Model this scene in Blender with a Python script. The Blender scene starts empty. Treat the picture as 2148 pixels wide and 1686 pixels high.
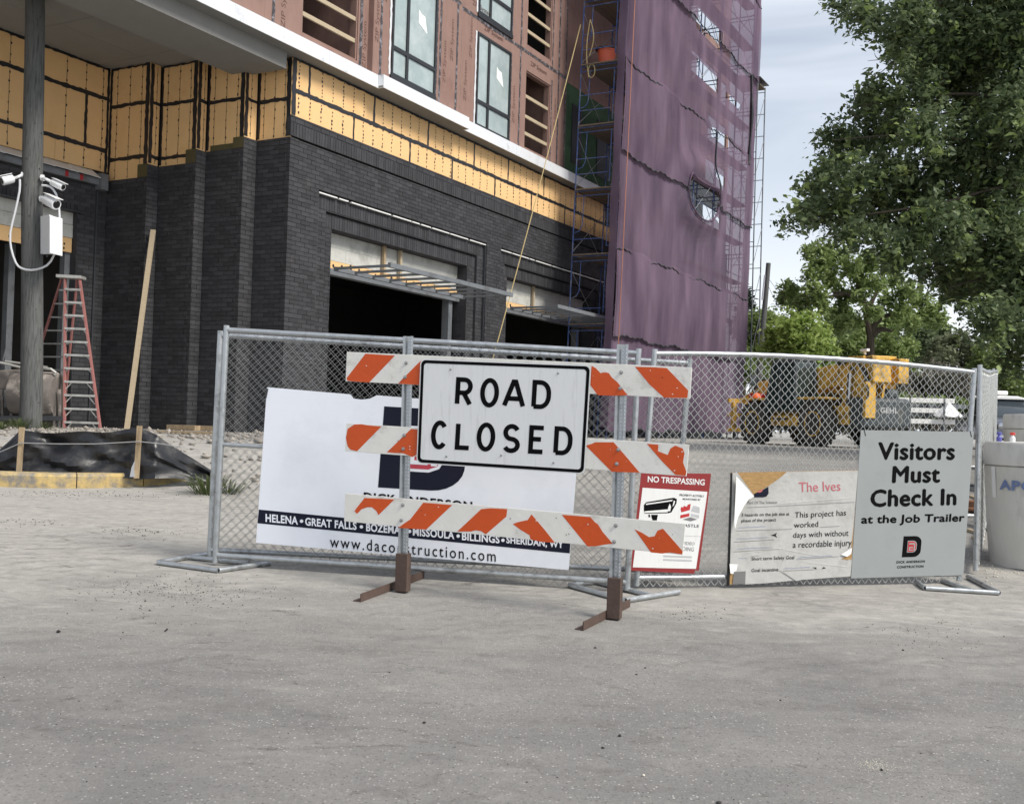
import bpy, math, random
import numpy as np
from mathutils import Matrix, Vector
from math import sin, cos, pi, radians, atan2, hypot, sqrt

random.seed(7)
rng = np.random.default_rng(11)
scene = bpy.context.scene
col = scene.collection

# ------------------------------------------------------------------ camera
FPX, CX, CY = 2280.0, 1074.0, 843.0            # photograph 2148 x 1686
PITCH, ROLL = radians(1.13), radians(1.7)
EYE = np.array([0.0, 0.0, 1.64])
_f = np.array([0, cos(PITCH), sin(PITCH)])
_r0 = np.array([1.0, 0, 0]); _u0 = np.array([0, -sin(PITCH), cos(PITCH)])
_R = cos(ROLL) * _r0 + sin(ROLL) * _u0
_U = -sin(ROLL) * _r0 + cos(ROLL) * _u0
cd = bpy.data.cameras.new('camera'); cam = bpy.data.objects.new('camera', cd); col.objects.link(cam)
cd.sensor_fit = 'HORIZONTAL'; cd.sensor_width = 36.0; cd.lens = FPX / 2148.0 * 36.0
cd.clip_start = 0.05; cd.clip_end = 2000
cam.matrix_world = Matrix(((_R[0], _U[0], -_f[0], EYE[0]), (_R[1], _U[1], -_f[1], EYE[1]),
                           (_R[2], _U[2], -_f[2], EYE[2]), (0, 0, 0, 1)))
scene.camera = cam

# ------------------------------------------------------------------ world, sun, exposure
SUN_EL, SUN_AZ = radians(46), radians(122)      # azimuth measured from +Y (ahead) towards +X (right)
world = bpy.data.worlds.new('World'); scene.world = world; world.use_nodes = True
wn = world.node_tree.nodes; wl = world.node_tree.links
for n_ in list(wn): wn.remove(n_)
out = wn.new('ShaderNodeOutputWorld'); bg = wn.new('ShaderNodeBackground')
sky = wn.new('ShaderNodeTexSky'); sky.sky_type = 'NISHITA'; sky.sun_disc = False
sky.sun_elevation = SUN_EL; sky.sun_rotation = SUN_AZ; sky.air_density = 1.0; sky.dust_density = 2.0; sky.ozone_density = 1.5
tc = wn.new('ShaderNodeTexCoord')
sep = wn.new('ShaderNodeSeparateXYZ'); wl.new(tc.outputs['Generated'], sep.inputs[0])
mp = wn.new('ShaderNodeMapping'); mp.inputs['Scale'].default_value = (1.6, 1.6, 7.0)
wl.new(tc.outputs['Generated'], mp.inputs[0])
nz = wn.new('ShaderNodeTexNoise'); nz.inputs['Scale'].default_value = 1.5; nz.inputs['Detail'].default_value = 4
nz.inputs['Roughness'].default_value = 0.52; nz.inputs['Distortion'].default_value = 0.6
wl.new(mp.outputs[0], nz.inputs['Vector'])
ramp = wn.new('ShaderNodeValToRGB'); ramp.color_ramp.elements[0].position = 0.42; ramp.color_ramp.elements[1].position = 0.74
ramp.color_ramp.elements[0].color = (.30, .30, .30, 1); ramp.color_ramp.elements[1].color = (.72, .72, .72, 1)
wl.new(nz.outputs['Fac'], ramp.inputs[0])
# the cloud veil thickens towards the horizon all the way round
hz = wn.new('ShaderNodeMapRange'); hz.inputs[1].default_value = 0.05; hz.inputs[2].default_value = 0.42
hz.inputs[3].default_value = 0.9; hz.inputs[4].default_value = 0.0
wl.new(sep.outputs['Z'], hz.inputs[0])
mx = wn.new('ShaderNodeMath'); mx.operation = 'MAXIMUM'
wl.new(ramp.outputs[0], mx.inputs[0]); wl.new(hz.outputs[0], mx.inputs[1])
mixc = wn.new('ShaderNodeMix'); mixc.data_type = 'RGBA'
wl.new(mx.outputs[0], mixc.inputs['Factor']); wl.new(sky.outputs[0], mixc.inputs['A'])
mixc.inputs['B'].default_value = (10.2, 10.6, 11.2, 1)
wl.new(mixc.outputs['Result'], bg.inputs['Color']); bg.inputs['Strength'].default_value = 0.075
wl.new(bg.outputs[0], out.inputs[0])

sd = bpy.data.lights.new('sun', 'SUN'); sd.energy = 2.5; sd.angle = radians(20); sd.color = (1.0, 0.95, 0.87)
sun = bpy.data.objects.new('sun', sd); col.objects.link(sun)
_sv = Vector((sin(SUN_AZ) * cos(SUN_EL), cos(SUN_AZ) * cos(SUN_EL), sin(SUN_EL)))
sun.rotation_euler = _sv.to_track_quat('Z', 'Y').to_euler(); sun.location = (10, 20, 40)

scene.view_settings.view_transform = 'Standard'; scene.view_settings.look = 'None'
scene.view_settings.gamma = 1.0; scene.view_settings.exposure = 0.64; scene.view_settings.use_curve_mapping = False
scene.cycles.max_bounces = 8; scene.cycles.transparent_max_bounces = 24
scene.cycles.use_denoising = True

# ------------------------------------------------------------------ pixel <-> world
def ray(x, y): return _f + _R * (x - CX) / FPX - _U * (y - CY) / FPX
def proj(p):
    v = np.asarray(p, float) - EYE; d = v @ _f
    return CX + FPX * (v @ _R) / d, CY - FPX * (v @ _U) / d, d
def sst(a, b, x):
    t = min(1, max(0, (x - a) / (b - a))); return t * t * (3 - 2 * t)
def H(x, y):
    """ground height: a road that climbs gently to the site, the site pad behind the kerb on the left"""
    yy = max(-6, y)
    base = 0.0513 * yy if yy < 22 else 0.0513 * 22 + 0.13 * (1 - math.exp(-(yy - 22) / 3.0)) * 1.05
    base -= 0.02 * max(-6, min(6, x)) * (1 - sst(10, 20, yy))
    pad = sst(-1.6, -3.7, x) if False else sst(1.6, 3.7, -x)
    edge = 12.72 + 0.35 * max(0, x + 5.0) ** 2 * 0.25
    pad *= sst(edge, edge + 3.4, yy)
    return base * (1 - pad) + max(base, 1.26) * pad
def at_y(x, y, Y):
    d = ray(x, y); return EYE + d * (Y / d[1])
def hit(px, py, lift=0.0):
    d = ray(px, py); y = 2.0
    while y < 200:
        p = EYE + d * (y / d[1])
        if p[2] < H(p[0], p[1]) + lift: break
        y += 0.05
    lo, hi = y - 0.05, y
    for _ in range(20):
        m = (lo + hi) / 2; p = EYE + d * (m / d[1])
        if p[2] < H(p[0], p[1]) + lift: hi = m
        else: lo = m
    return p
class Plane:
    def __init__(s, p, n): s.p = np.asarray(p, float); s.n = np.asarray(n, float) / np.linalg.norm(n)
    def pt(s, x, y, lift=0.0):
        d = ray(x, y); t = ((s.p + s.n * lift - EYE) @ s.n) / (d @ s.n); return EYE + d * t
def vplane(a, b):
    """upright plane through two ground points, its normal towards the camera"""
    a = np.asarray(a, float); b = np.asarray(b, float); u = b - a; u[2] = 0; u /= np.linalg.norm(u)
    n = np.array([u[1], -u[0], 0]);
    if n @ (EYE - a) < 0: n = -n
    return Plane(a, n)

# ------------------------------------------------------------------ materials
def lin(r, g=None, b=None):
    if g is None: r, g, b = r
    f = lambda c: (c / 255) / 12.92 if c <= 10 else (((c / 255) + 0.055) / 1.055) ** 2.4
    return (f(r), f(g), f(b), 1)
MATS = {}
def mat(name, rgb, rough=0.7, metal=0.0, var=0.12, scale=6.0, bump=0.0, bscale=40.0, stretch=(1, 1, 1), dirt=None, dscale=1.5,
        dpos=(.5, .72), island=0.0, spec=0.5, rvar=0.0, trans=None, coat=0.0):
    if name in MATS: return MATS[name]
    m = bpy.data.materials.new(name); m.use_nodes = True; nt = m.node_tree; N = nt.nodes; L = nt.links
    b = N['Principled BSDF']; b.inputs['Roughness'].default_value = rough; b.inputs['Metallic'].default_value = metal
    b.inputs['Specular IOR Level'].default_value = spec
    if coat: b.inputs['Coat Weight'].default_value = coat; b.inputs['Coat Roughness'].default_value = .15
    c = rgb if len(rgb) == 4 else (*rgb, 1)
    tc = N.new('ShaderNodeTexCoord'); mp = N.new('ShaderNodeMapping'); mp.inputs['Scale'].default_value = stretch
    L.new(tc.outputs['Object'], mp.inputs[0])
    nz = N.new('ShaderNodeTexNoise'); nz.inputs['Scale'].default_value = scale; nz.inputs['Detail'].default_value = 8
    nz.inputs['Roughness'].default_value = .62
    L.new(mp.outputs[0], nz.inputs['Vector'])
    mr = N.new('ShaderNodeMapRange'); mr.inputs[1].default_value = .25; mr.inputs[2].default_value = .75
    mr.inputs[3].default_value = 1 - var; mr.inputs[4].default_value = 1 + var
    L.new(nz.outputs['Fac'], mr.inputs[0])
    val = mr.outputs[0]
    if island:
        g = N.new('ShaderNodeNewGeometry'); oi = N.new('ShaderNodeObjectInfo')
        a = N.new('ShaderNodeMath'); a.operation = 'ADD'; L.new(g.outputs['Random Per Island'], a.inputs[0]); L.new(oi.outputs['Random'], a.inputs[1])
        fr = N.new('ShaderNodeMath'); fr.operation = 'FRACT'; L.new(a.outputs[0], fr.inputs[0])
        r2 = N.new('ShaderNodeMapRange'); r2.inputs[3].default_value = 1 - island; r2.inputs[4].default_value = 1 + island
        L.new(fr.outputs[0], r2.inputs[0])
        mu = N.new('ShaderNodeMath'); mu.operation = 'MULTIPLY'; L.new(val, mu.inputs[0]); L.new(r2.outputs[0], mu.inputs[1]); val = mu.outputs[0]
    vm = N.new('ShaderNodeVectorMath'); vm.operation = 'SCALE'; vm.inputs[0].default_value = c[:3]; L.new(val, vm.inputs['Scale'])
    colr = vm.outputs[0]
    if dirt:
        n2 = N.new('ShaderNodeTexNoise'); n2.inputs['Scale'].default_value = dscale; n2.inputs['Detail'].default_value = 9; n2.inputs['Roughness'].default_value = .68
        L.new(mp.outputs[0], n2.inputs['Vector'])
        r3 = N.new('ShaderNodeMapRange'); r3.inputs[1].default_value = dpos[0]; r3.inputs[2].default_value = dpos[1]; L.new(n2.outputs['Fac'], r3.inputs[0])
        mxx = N.new('ShaderNodeMix'); mxx.data_type = 'RGBA'; L.new(r3.outputs[0], mxx.inputs['Factor']); L.new(colr, mxx.inputs['A'])
        mxx.inputs['B'].default_value = dirt if len(dirt) == 4 else (*dirt, 1); colr = mxx.outputs['Result']
    L.new(colr, b.inputs['Base Color'])
    if rvar:
        r4 = N.new('ShaderNodeMapRange'); r4.inputs[1].default_value = .3; r4.inputs[2].default_value = .7
        r4.inputs[3].default_value = max(.02, rough - rvar); r4.inputs[4].default_value = min(1, rough + rvar)
        L.new(nz.outputs['Fac'], r4.inputs[0]); L.new(r4.outputs[0], b.inputs['Roughness'])
    if bump:
        n3 = N.new('ShaderNodeTexNoise'); n3.inputs['Scale'].default_value = bscale; n3.inputs['Detail'].default_value = 6
        L.new(mp.outputs[0], n3.inputs['Vector'])
        bp = N.new('ShaderNodeBump'); bp.inputs['Strength'].default_value = bump; bp.inputs['Distance'].default_value = .01
        L.new(n3.outputs['Fac'], bp.inputs['Height']); L.new(bp.outputs[0], b.inputs['Normal'])
    MATS[name] = m; return m

M = lambda k: MATS[k]
mat('brick', lin(57, 57, 60), .78, var=.2, scale=5, island=.26, dirt=lin(84, 82, 80), dscale=2.2, dpos=(.60, .80), bump=.35, bscale=60, spec=.35)
mat('mortar', lin(54, 54, 57), .9, var=.2, scale=8)
mat('insulation', lin(226, 186, 132), .85, var=.06, scale=2.2, dirt=lin(202, 156, 96), dscale=1.1, dpos=(.55, .85), bump=.12, bscale=90)
mat('tape', lin(30, 31, 35), .45, var=.25, scale=14, bump=.5, bscale=50)
mat('olive_tape', lin(80, 74, 46), .7, var=.12)
mat('zip', lin(136, 108, 98), .8, var=.10, scale=5, dirt=lin(118, 86, 78), dscale=2.0, dpos=(.52, .8), bump=.2, bscale=120, stretch=(1, 1, .5))
mat('zip_tape', lin(58, 54, 56), .55, var=.4, scale=16, dirt=lin(135, 130, 135), dscale=7, dpos=(.5, .62))
mat('print_dark', lin(84, 56, 50), .8, var=.3, scale=30)
mat('green_sheath', lin(58, 88, 60), .8, var=.2, scale=4, dirt=lin(36, 52, 40), dscale=1.2)
mat('soffit', lin(132, 131, 128), .9, var=.05, scale=2, dirt=lin(122, 119, 113), dscale=.7, dpos=(.5, .9), bump=.1)
mat('flashing', lin(226, 228, 230), .38, metal=.25, var=.05, scale=4, dirt=lin(176, 178, 180), dscale=2.5, dpos=(.58, .78))
mat('galv', lin(178, 182, 184), .38, metal=.75, var=.14, scale=18, dirt=lin(120, 120, 118), dscale=6, dpos=(.55, .72), rvar=.15)
mat('wire_dark', lin(150, 152, 152), .5, metal=.5, var=.12, scale=10)
mat('wire', lin(204, 206, 202), .42, metal=.55, var=.12, scale=10)
mat('steel_grey', lin(122, 126, 130), .55, metal=.3, var=.15, scale=6, dirt=lin(88, 88, 88), dscale=3)
mat('steel_dark', lin(62, 64, 68), .6, metal=.2, var=.2, scale=8)
mat('cmu', lin(190, 190, 184), .92, var=.08, scale=4, dirt=lin(150, 150, 144), dscale=1.6, bump=.25, bscale=70)
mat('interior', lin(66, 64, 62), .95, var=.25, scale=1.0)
mat('lumber', lin(172, 157, 132), .8, var=.12, scale=5, stretch=(1, 1, 8), bump=.15)
mat('old_lumber', lin(168, 148, 118), .85, var=.2, scale=7, stretch=(3, 3, .6), dirt=lin(110, 94, 74), dscale=3, bump=.3)
mat('frame_black', lin(34, 35, 37), .4, var=.1, scale=5)
mat('pole_wood', lin(92, 93, 92), .9, var=.32, scale=12, stretch=(4, 4, .25), dirt=lin(56, 56, 55), dscale=9, dpos=(.50, .66), bump=.6, bscale=26)
mat('white_plastic', lin(226, 228, 230), .4, var=.04, scale=5, dirt=lin(196, 196, 192), dscale=3, dpos=(.6, .8))
mat('grey_plastic', lin(170, 172, 176), .45, var=.06)
mat('hose', lin(206, 208, 212), .45, var=.06)
mat('lens', lin(14, 14, 17), .3, var=.05)
mat('fibreglass', lin(160, 106, 102), .6, var=.14, scale=10, dirt=lin(150, 110, 104), dscale=6)
mat('aluminium', lin(196, 196, 192), .45, metal=.5, var=.12, scale=12, dirt=lin(140, 138, 132), dscale=5)
mat('black_plastic', lin(30, 31, 34), .38, var=.25, scale=3, dirt=lin(84, 81, 77), dscale=3.0, dpos=(.50, .80), rvar=.12, bump=.35, bscale=12)
mat('string', lin(150, 150, 150), .8)
mat('yellow_curb', lin(188, 164, 110), .9, var=.22, scale=14, dirt=lin(130, 125, 117), dscale=6.0, dpos=(.41, .58), bump=.5, bscale=30)
mat('concrete', lin(206, 204, 197), .9, var=.1, scale=3, dirt=lin(140, 138, 132), dscale=1.7, dpos=(.48, .72), bump=.3, bscale=50, stretch=(1, 1, .4))
mat('rubble', lin(146, 140, 132), .95, var=.2, scale=9, island=.3, bump=.4, bscale=20)
mat('pebble_dark', lin(56, 54, 52), .95, var=.3, scale=20, island=.45)
mat('pebble_light', lin(200, 194, 180), .95, var=.2, scale=20, island=.2)
mat('sign_white', lin(220, 221, 220), .45, var=.04, scale=4, stretch=(7, 7, .6), dirt=lin(190, 190, 187), dscale=4, dpos=(.54, .8), rvar=.1)
mat('banner_white', lin(222, 226, 234), .5, var=.02, scale=1.5, dirt=lin(204, 209, 218), dscale=1.4, dpos=(.5, .8))
mat('sign_grey', lin(142, 147, 147), .6, var=.04, scale=3, dirt=lin(134, 138, 137), dscale=5, dpos=(.55, .8))
mat('paper', lin(178, 178, 175), .75, var=.05, scale=5, dirt=lin(150, 148, 142), dscale=4, dpos=(.48, .75), bump=.9, bscale=9)
mat('paper_white', lin(236, 236, 234), .7, var=.03)
mat('osb', lin(160, 128, 82), .85, var=.3, scale=26, stretch=(1, 1, 3), bump=.3)
mat('ink_black', lin(14, 14, 16), .9, var=.1, spec=.1)
mat('ink_navy', lin(26, 29, 44), .8, var=.1, scale=3, spec=.15)
mat('ink_red', lin(176, 58, 74), .55, var=.06)
mat('ink_rose', lin(184, 96, 104), .6)
mat('ink_grey', lin(112, 112, 112), .7)
mat('ink_lightgrey', lin(176, 178, 180), .7)
mat('ink_blue', lin(112, 128, 168), .7)
mat('sign_red', lin(134, 34, 36), .5, var=.06)
mat('logo_red', lin(178, 40, 44), .5)
mat('barricade_white', lin(222, 220, 213), .5, var=.06, scale=9, dirt=lin(176, 171, 162), dscale=5.5, dpos=(.54, .74), bump=.12, bscale=40)
mat('orange', lin(200, 76, 10), .5, var=.06, scale=6, dirt=lin(184, 60, 8), dscale=6, dpos=(.58, .78), bump=.15, bscale=30)
mat('rust', lin(82, 66, 58), .8, var=.25, scale=12, dirt=lin(70, 52, 44), dscale=6, bump=.3)
mat('bolt', lin(160, 160, 158), .35, metal=.8, var=.1)
mat('scaffold_blue', lin(64, 86, 138), .6, metal=.15, var=.25, scale=10, dirt=lin(120, 122, 128), dscale=4, dpos=(.5, .66))
mat('plank', lin(112, 100, 86), .9, var=.2, scale=5, stretch=(3, 3, 1))
mat('rope', lin(176, 158, 112), .9, var=.1)
mat('rope_orange', lin(170, 118, 98), .9, var=.1)
mat('bucket', lin(196, 92, 66), .6, var=.1)
mat('yellow_paint', lin(222, 176, 74), .6, var=.16, scale=5, dirt=lin(118, 98, 62), dscale=4, dpos=(.46, .66))
mat('machine_grey', lin(62, 70, 74), .6, var=.1, scale=5, dirt=lin(92, 92, 88), dscale=3)
mat('tyre', lin(62, 60, 57), .9, var=.2, scale=8, dirt=lin(96, 92, 86), dscale=3, dpos=(.5, .75), bump=.3)
mat('cab_glass', lin(44, 56, 56), .12, var=.08, spec=.7)
mat('machine_red', lin(164, 36, 40), .5)
mat('orange_cloth', lin(232, 112, 62), .8)
mat('white_paint', lin(232, 232, 230), .5, var=.04, dirt=lin(200, 198, 194), dscale=2, dpos=(.6, .85))
mat('car_paint', lin(98, 102, 112), .3, metal=.4, var=.04, coat=.6)
mat('car_glass', lin(60, 68, 74), .08, var=.05)
mat('chrome', lin(190, 192, 196), .2, metal=.9, var=.03)
mat('rust_iron', lin(122, 84, 60), .85, var=.25, scale=8, dirt=lin(84, 60, 48), dscale=5, bump=.4)
mat('bark', lin(74, 66, 56), .95, var=.25, scale=7, stretch=(2, 2, .5), bump=.6, bscale=14)
mat('mixer', lin(108, 102, 98), .85, var=.2, scale=4, dirt=lin(176, 168, 160), dscale=2.2, dpos=(.5, .66), bump=.4)
mat('spray_red', lin(206, 66, 52), .4); mat('spray_blue', lin(92, 92, 168), .4)
mat('glass_pane', lin(150, 164, 164), .08, var=.12, scale=1.2, spec=.6, dirt=lin(186, 196, 196), dscale=.9, dpos=(.45, .75))  # pale tone and lighter patches imitate reflected sky and white film
mat('sticker', lin(226, 232, 224), .6)

def net_material(name='net', lo=.79, hi=.89):
    m = bpy.data.materials.new('debris_net'); m.use_nodes = True; nt = m.node_tree; N = nt.nodes; L = nt.links
    for n_ in list(N): N.remove(n_)
    o = N.new('ShaderNodeOutputMaterial'); tr = N.new('ShaderNodeBsdfTransparent'); di = N.new('ShaderNodeBsdfDiffuse'); tl = N.new('ShaderNodeBsdfTranslucent')
    tc = N.new('ShaderNodeTexCoord'); mp = N.new('ShaderNodeMapping'); mp.inputs['Scale'].default_value = (.5, .5, .16); L.new(tc.outputs['Object'], mp.inputs[0])
    nz = N.new('ShaderNodeTexNoise'); nz.inputs['Scale'].default_value = 2.2; nz.inputs['Detail'].default_value = 7; L.new(mp.outputs[0], nz.inputs['Vector'])
    mx = N.new('ShaderNodeMix'); mx.data_type = 'RGBA'; mx.inputs['A'].default_value = lin(108, 92, 110); mx.inputs['B'].default_value = lin(142, 122, 141)
    mr = N.new('ShaderNodeMapRange'); mr.inputs[1].default_value = .32; mr.inputs[2].default_value = .7; L.new(nz.outputs['Fac'], mr.inputs[0])
    L.new(mr.outputs[0], mx.inputs['Factor']); L.new(mx.outputs['Result'], di.inputs[0]); L.new(mx.outputs['Result'], tl.inputs[0])
    a = N.new('ShaderNodeMixShader'); a.inputs[0].default_value = .38; L.new(di.outputs[0], a.inputs[1]); L.new(tl.outputs[0], a.inputs[2])
    f = N.new('ShaderNodeMixShader'); L.new(tr.outputs[0], f.inputs[1]); L.new(a.outputs[0], f.inputs[2])
    r2 = N.new('ShaderNodeMapRange'); r2.inputs[1].default_value = .3; r2.inputs[2].default_value = .7; r2.inputs[3].default_value = lo; r2.inputs[4].default_value = hi
    L.new(nz.outputs['Fac'], r2.inputs[0]); L.new(r2.outputs[0], f.inputs[0]); L.new(f.outputs[0], o.inputs[0])
    MATS[name] = m
net_material(); net_material('net_dense', .90, .97)

def leaf_material(name, rgb, rgb2):
    m = bpy.data.materials.new(name); m.use_nodes = True; nt = m.node_tree; N = nt.nodes; L = nt.links
    for n_ in list(N): N.remove(n_)
    o = N.new('ShaderNodeOutputMaterial'); b = N.new('ShaderNodeBsdfPrincipled'); tl = N.new('ShaderNodeBsdfTranslucent')
    g = N.new('ShaderNodeNewGeometry'); mx = N.new('ShaderNodeMix'); mx.data_type = 'RGBA'
    mx.inputs['A'].default_value = rgb; mx.inputs['B'].default_value = rgb2; L.new(g.outputs['Random Per Island'], mx.inputs['Factor'])
    L.new(mx.outputs['Result'], b.inputs['Base Color']); L.new(mx.outputs['Result'], tl.inputs[0]); b.inputs['Roughness'].default_value = .55
    b.inputs['Specular IOR Level'].default_value = .3
    s = N.new('ShaderNodeMixShader'); s.inputs[0].default_value = .42; L.new(b.outputs[0], s.inputs[1]); L.new(tl.outputs[0], s.inputs[2]); L.new(s.outputs[0], o.inputs[0])
    MATS[name] = m
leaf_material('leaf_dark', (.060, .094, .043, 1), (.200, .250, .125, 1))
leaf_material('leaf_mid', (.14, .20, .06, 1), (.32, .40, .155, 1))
leaf_material('leaf_bright', (.20, .29, .06, 1), (.40, .49, .16, 1))
leaf_material('leaf_pale', (.15, .18, .10, 1), (.26, .29, .18, 1))
leaf_material('leaf_brush', (.12, .12, .09, 1), (.24, .22, .18, 1))
leaf_material('leaf_conifer', (.02, .035, .022, 1), (.04, .06, .035, 1))
leaf_material('grass', (.06, .09, .03, 1), (.16, .19, .08, 1))

def ground_material():
    m = bpy.data.materials.new('asphalt'); m.use_nodes = True; nt = m.node_tree; N = nt.nodes; L = nt.links
    b = N['Principled BSDF']; b.inputs['Roughness'].default_value = .93; b.inputs['Specular IOR Level'].default_value = .25
    tc = N.new('ShaderNodeTexCoord')
    def noise(scale, detail=6, rough=.6, stretch=None, dist=0):
        n_ = N.new('ShaderNodeTexNoise'); n_.inputs['Scale'].default_value = scale; n_.inputs['Detail'].default_value = detail
        n_.inputs['Roughness'].default_value = rough; n_.inputs['Distortion'].default_value = dist
        if stretch:
            mp = N.new('ShaderNodeMapping'); mp.inputs['Scale'].default_value = stretch[0]; mp.inputs['Rotation'].default_value = (0, 0, stretch[1])
            L.new(tc.outputs['Object'], mp.inputs[0]); L.new(mp.outputs[0], n_.inputs['Vector'])
        else: L.new(tc.outputs['Object'], n_.inputs['Vector'])
        return n_.outputs['Fac']
    def rng_(v, a, b_, c=0, d=1):
        r = N.new('ShaderNodeMapRange'); L.new(v, r.inputs[0])
        for i, x in enumerate((a, b_, c, d)): r.inputs[i + 1].default_value = x
        return r.outputs[0]
    def mix(f, a, b_):
        x = N.new('ShaderNodeMix'); x.data_type = 'RGBA'
        if isinstance(f, float): x.inputs['Factor'].default_value = f
        else: L.new(f, x.inputs['Factor'])
        for k, v in (('A', a), ('B', b_)):
            if isinstance(v, tuple): x.inputs[k].default_value = v
            else: L.new(v, x.inputs[k])
        return x.outputs['Result']
    def mth(op, a, b_=None):
        x = N.new('ShaderNodeMath'); x.operation = op
        for i, v in enumerate((a, b_)):
            if v is None: continue
            if isinstance(v, (int, float)): x.inputs[i].default_value = v
            else: L.new(v, x.inputs[i])
        return x.outputs[0]
    sx = N.new('ShaderNodeSeparateXYZ'); L.new(tc.outputs['Object'], sx.inputs[0]); X, Y = sx.outputs[0], sx.outputs[1]
    base = mix(rng_(noise(.9, 8), .3, .7), lin(116, 115, 113), lin(138, 136, 132))
    base = mix(rng_(noise(.28, 6, .6, ((1, 1.5, 1), .6), 1.0), .5, .62, 0, .5), base, lin(104, 103, 102))
    vo = N.new('ShaderNodeTexVoronoi'); vo.inputs['Scale'].default_value = 74; L.new(tc.outputs['Object'], vo.inputs['Vector'])
    sp = N.new('ShaderNodeSeparateColor'); L.new(vo.outputs['Color'], sp.inputs[0])
    chip = mth('MULTIPLY', rng_(sp.outputs[0], .83, .88), rng_(vo.outputs['Distance'], .45, .22))
    base = mix(mth('MULTIPLY', chip, rng_(noise(1.3, 6, .7), .35, .65, .28, .85)), base, lin(204, 201, 196))
    chipd = mth('MULTIPLY', rng_(sp.outputs[1], .78, .86), rng_(vo.outputs['Distance'], .5, .25))
    base = mix(mth('MULTIPLY', chipd, .65), base, lin(72, 71, 70))
    base = mix(rng_(noise(42, 4, .7), .38, .66, 0, .4), base, lin(100, 98, 96))
    # dust: a thin film plus thick ragged drifts, laid heaviest along the fence line and towards the kerb on the left
    d1 = noise(.42, 9, .62, ((1, 1.9, 1), .35), .7)
    d2 = noise(1.7, 10, .68, ((1, 2.4, 1), -.25), .9)
    far = rng_(Y, 5.0, 10.5, -.20, .30)
    left = rng_(mth('SUBTRACT', mth('MULTIPLY', Y, .6), X), 5.2, 12.0, 0, .40)
    ln = mth('ADD', mth('SUBTRACT', Y, mth('ADD', mth('MULTIPLY', X, -.55), 7.75)), mth('MULTIPLY', mth('SUBTRACT', d2, .5), .35))
    old = mth('MULTIPLY', rng_(ln, -.05, .08), rng_(X, .5, 1.4))
    dsum = mth('ADD', mth('ADD', mth('MULTIPLY', d1, .7), mth('MULTIPLY', d2, .7)), mth('ADD', far, left))
    dsum = mth('ADD', dsum, mth('MULTIPLY', old, .07))
    site = mth('MULTIPLY', rng_(Y, 9.2, 11.5), rng_(X, -2.6, -.6)); dsum = mth('SUBTRACT', dsum, mth('MULTIPLY', site, .42))
    dustc = mix(rng_(noise(9, 8, .7), .3, .7), lin(150, 147, 141), lin(180, 177, 170))
    base = mix(rng_(dsum, .50, .95, 0, .55), base, dustc)
    base = mix(rng_(dsum, .76, .98, 0, .75), base, dustc)
    # tyre-pressed ripples in the dust
    wv = N.new('ShaderNodeTexWave'); wv.inputs['Scale'].default_value = 2.6; wv.inputs['Distortion'].default_value = 9; wv.inputs['Detail'].default_value = 5; wv.inputs['Detail Scale'].default_value = 1.6
    mpw = N.new('ShaderNodeMapping'); mpw.inputs['Rotation'].default_value = (0, 0, 1.25); mpw.inputs['Scale'].default_value = (1, .55, 1); L.new(tc.outputs['Object'], mpw.inputs[0]); L.new(mpw.outputs[0], wv.inputs['Vector'])
    rip = mth('MULTIPLY', rng_(wv.outputs['Fac'], .55, .95), rng_(noise(.7, 5, .6, ((1, 1.4, 1), .4), .5), .48, .60))
    rip = mth('MULTIPLY', rip, rng_(noise(14, 6, .75), .34, .56))
    base = mix(mth('MULTIPLY', rip, .34), base, lin(98, 96, 93))
    # scuffs and patches of dark grit
    sc = mth('MULTIPLY', rng_(noise(1.1, 8, .7, ((.55, 2.4, 1), .25), 1.2), .55, .68), rng_(noise(9, 6, .75), .42, .58))
    base = mix(mth('MULTIPLY', sc, .6), base, lin(98, 95, 91))
    grit = mth('MULTIPLY', rng_(noise(2.2, 9, .72, ((1, 2.2, 1), .15), 1.2), .58, .66), rng_(noise(30, 5, .8), .40, .58))
    base = mix(mth('MULTIPLY', grit, .8), base, lin(78, 74, 70))
    L.new(base, b.inputs['Base Color'])
    bp = N.new('ShaderNodeBump'); bp.inputs['Strength'].default_value = .55; bp.inputs['Distance'].default_value = .006
    hgt = mth('ADD', mth('MULTIPLY', vo.outputs['Distance'], -.6), noise(120, 4, .7))
    L.new(hgt, bp.inputs['Height'])
    bp2 = N.new('ShaderNodeBump'); bp2.inputs['Strength'].default_value = .10; bp2.inputs['Distance'].default_value = .02
    L.new(d2, bp2.inputs['Height']); L.new(bp.outputs[0], bp2.inputs['Normal']); L.new(bp2.outputs[0], b.inputs['Normal'])
    MATS['asphalt'] = m
ground_material()

# ------------------------------------------------------------------ lettering (made first, while the scene is still empty)
GLYPH = {}
def glyph(s, bold=0.0, space=1.0):
    k = (s, bold, space)
    if k in GLYPH: return GLYPH[k]
    cu = bpy.data.curves.new('lettering', 'FONT'); cu.body = s; cu.offset = bold; cu.space_character = space; cu.resolution_u = 3
    cu.fill_mode = 'FRONT'
    ob = bpy.data.objects.new('lettering', cu); col.objects.link(ob)
    dg = bpy.context.evaluated_depsgraph_get(); me = bpy.data.meshes.new_from_object(ob.evaluated_get(dg))
    v = np.array([x.co[:] for x in me.vertices]); f = [tuple(p.vertices) for p in me.polygons]
    bpy.data.objects.remove(ob); bpy.data.curves.remove(cu); bpy.data.meshes.remove(me)
    lo = v.min(0); hi = v.max(0); v = (v - lo) / np.maximum(hi - lo, 1e-6)
    GLYPH[k] = (v[:, :2], f); return GLYPH[k]
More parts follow.
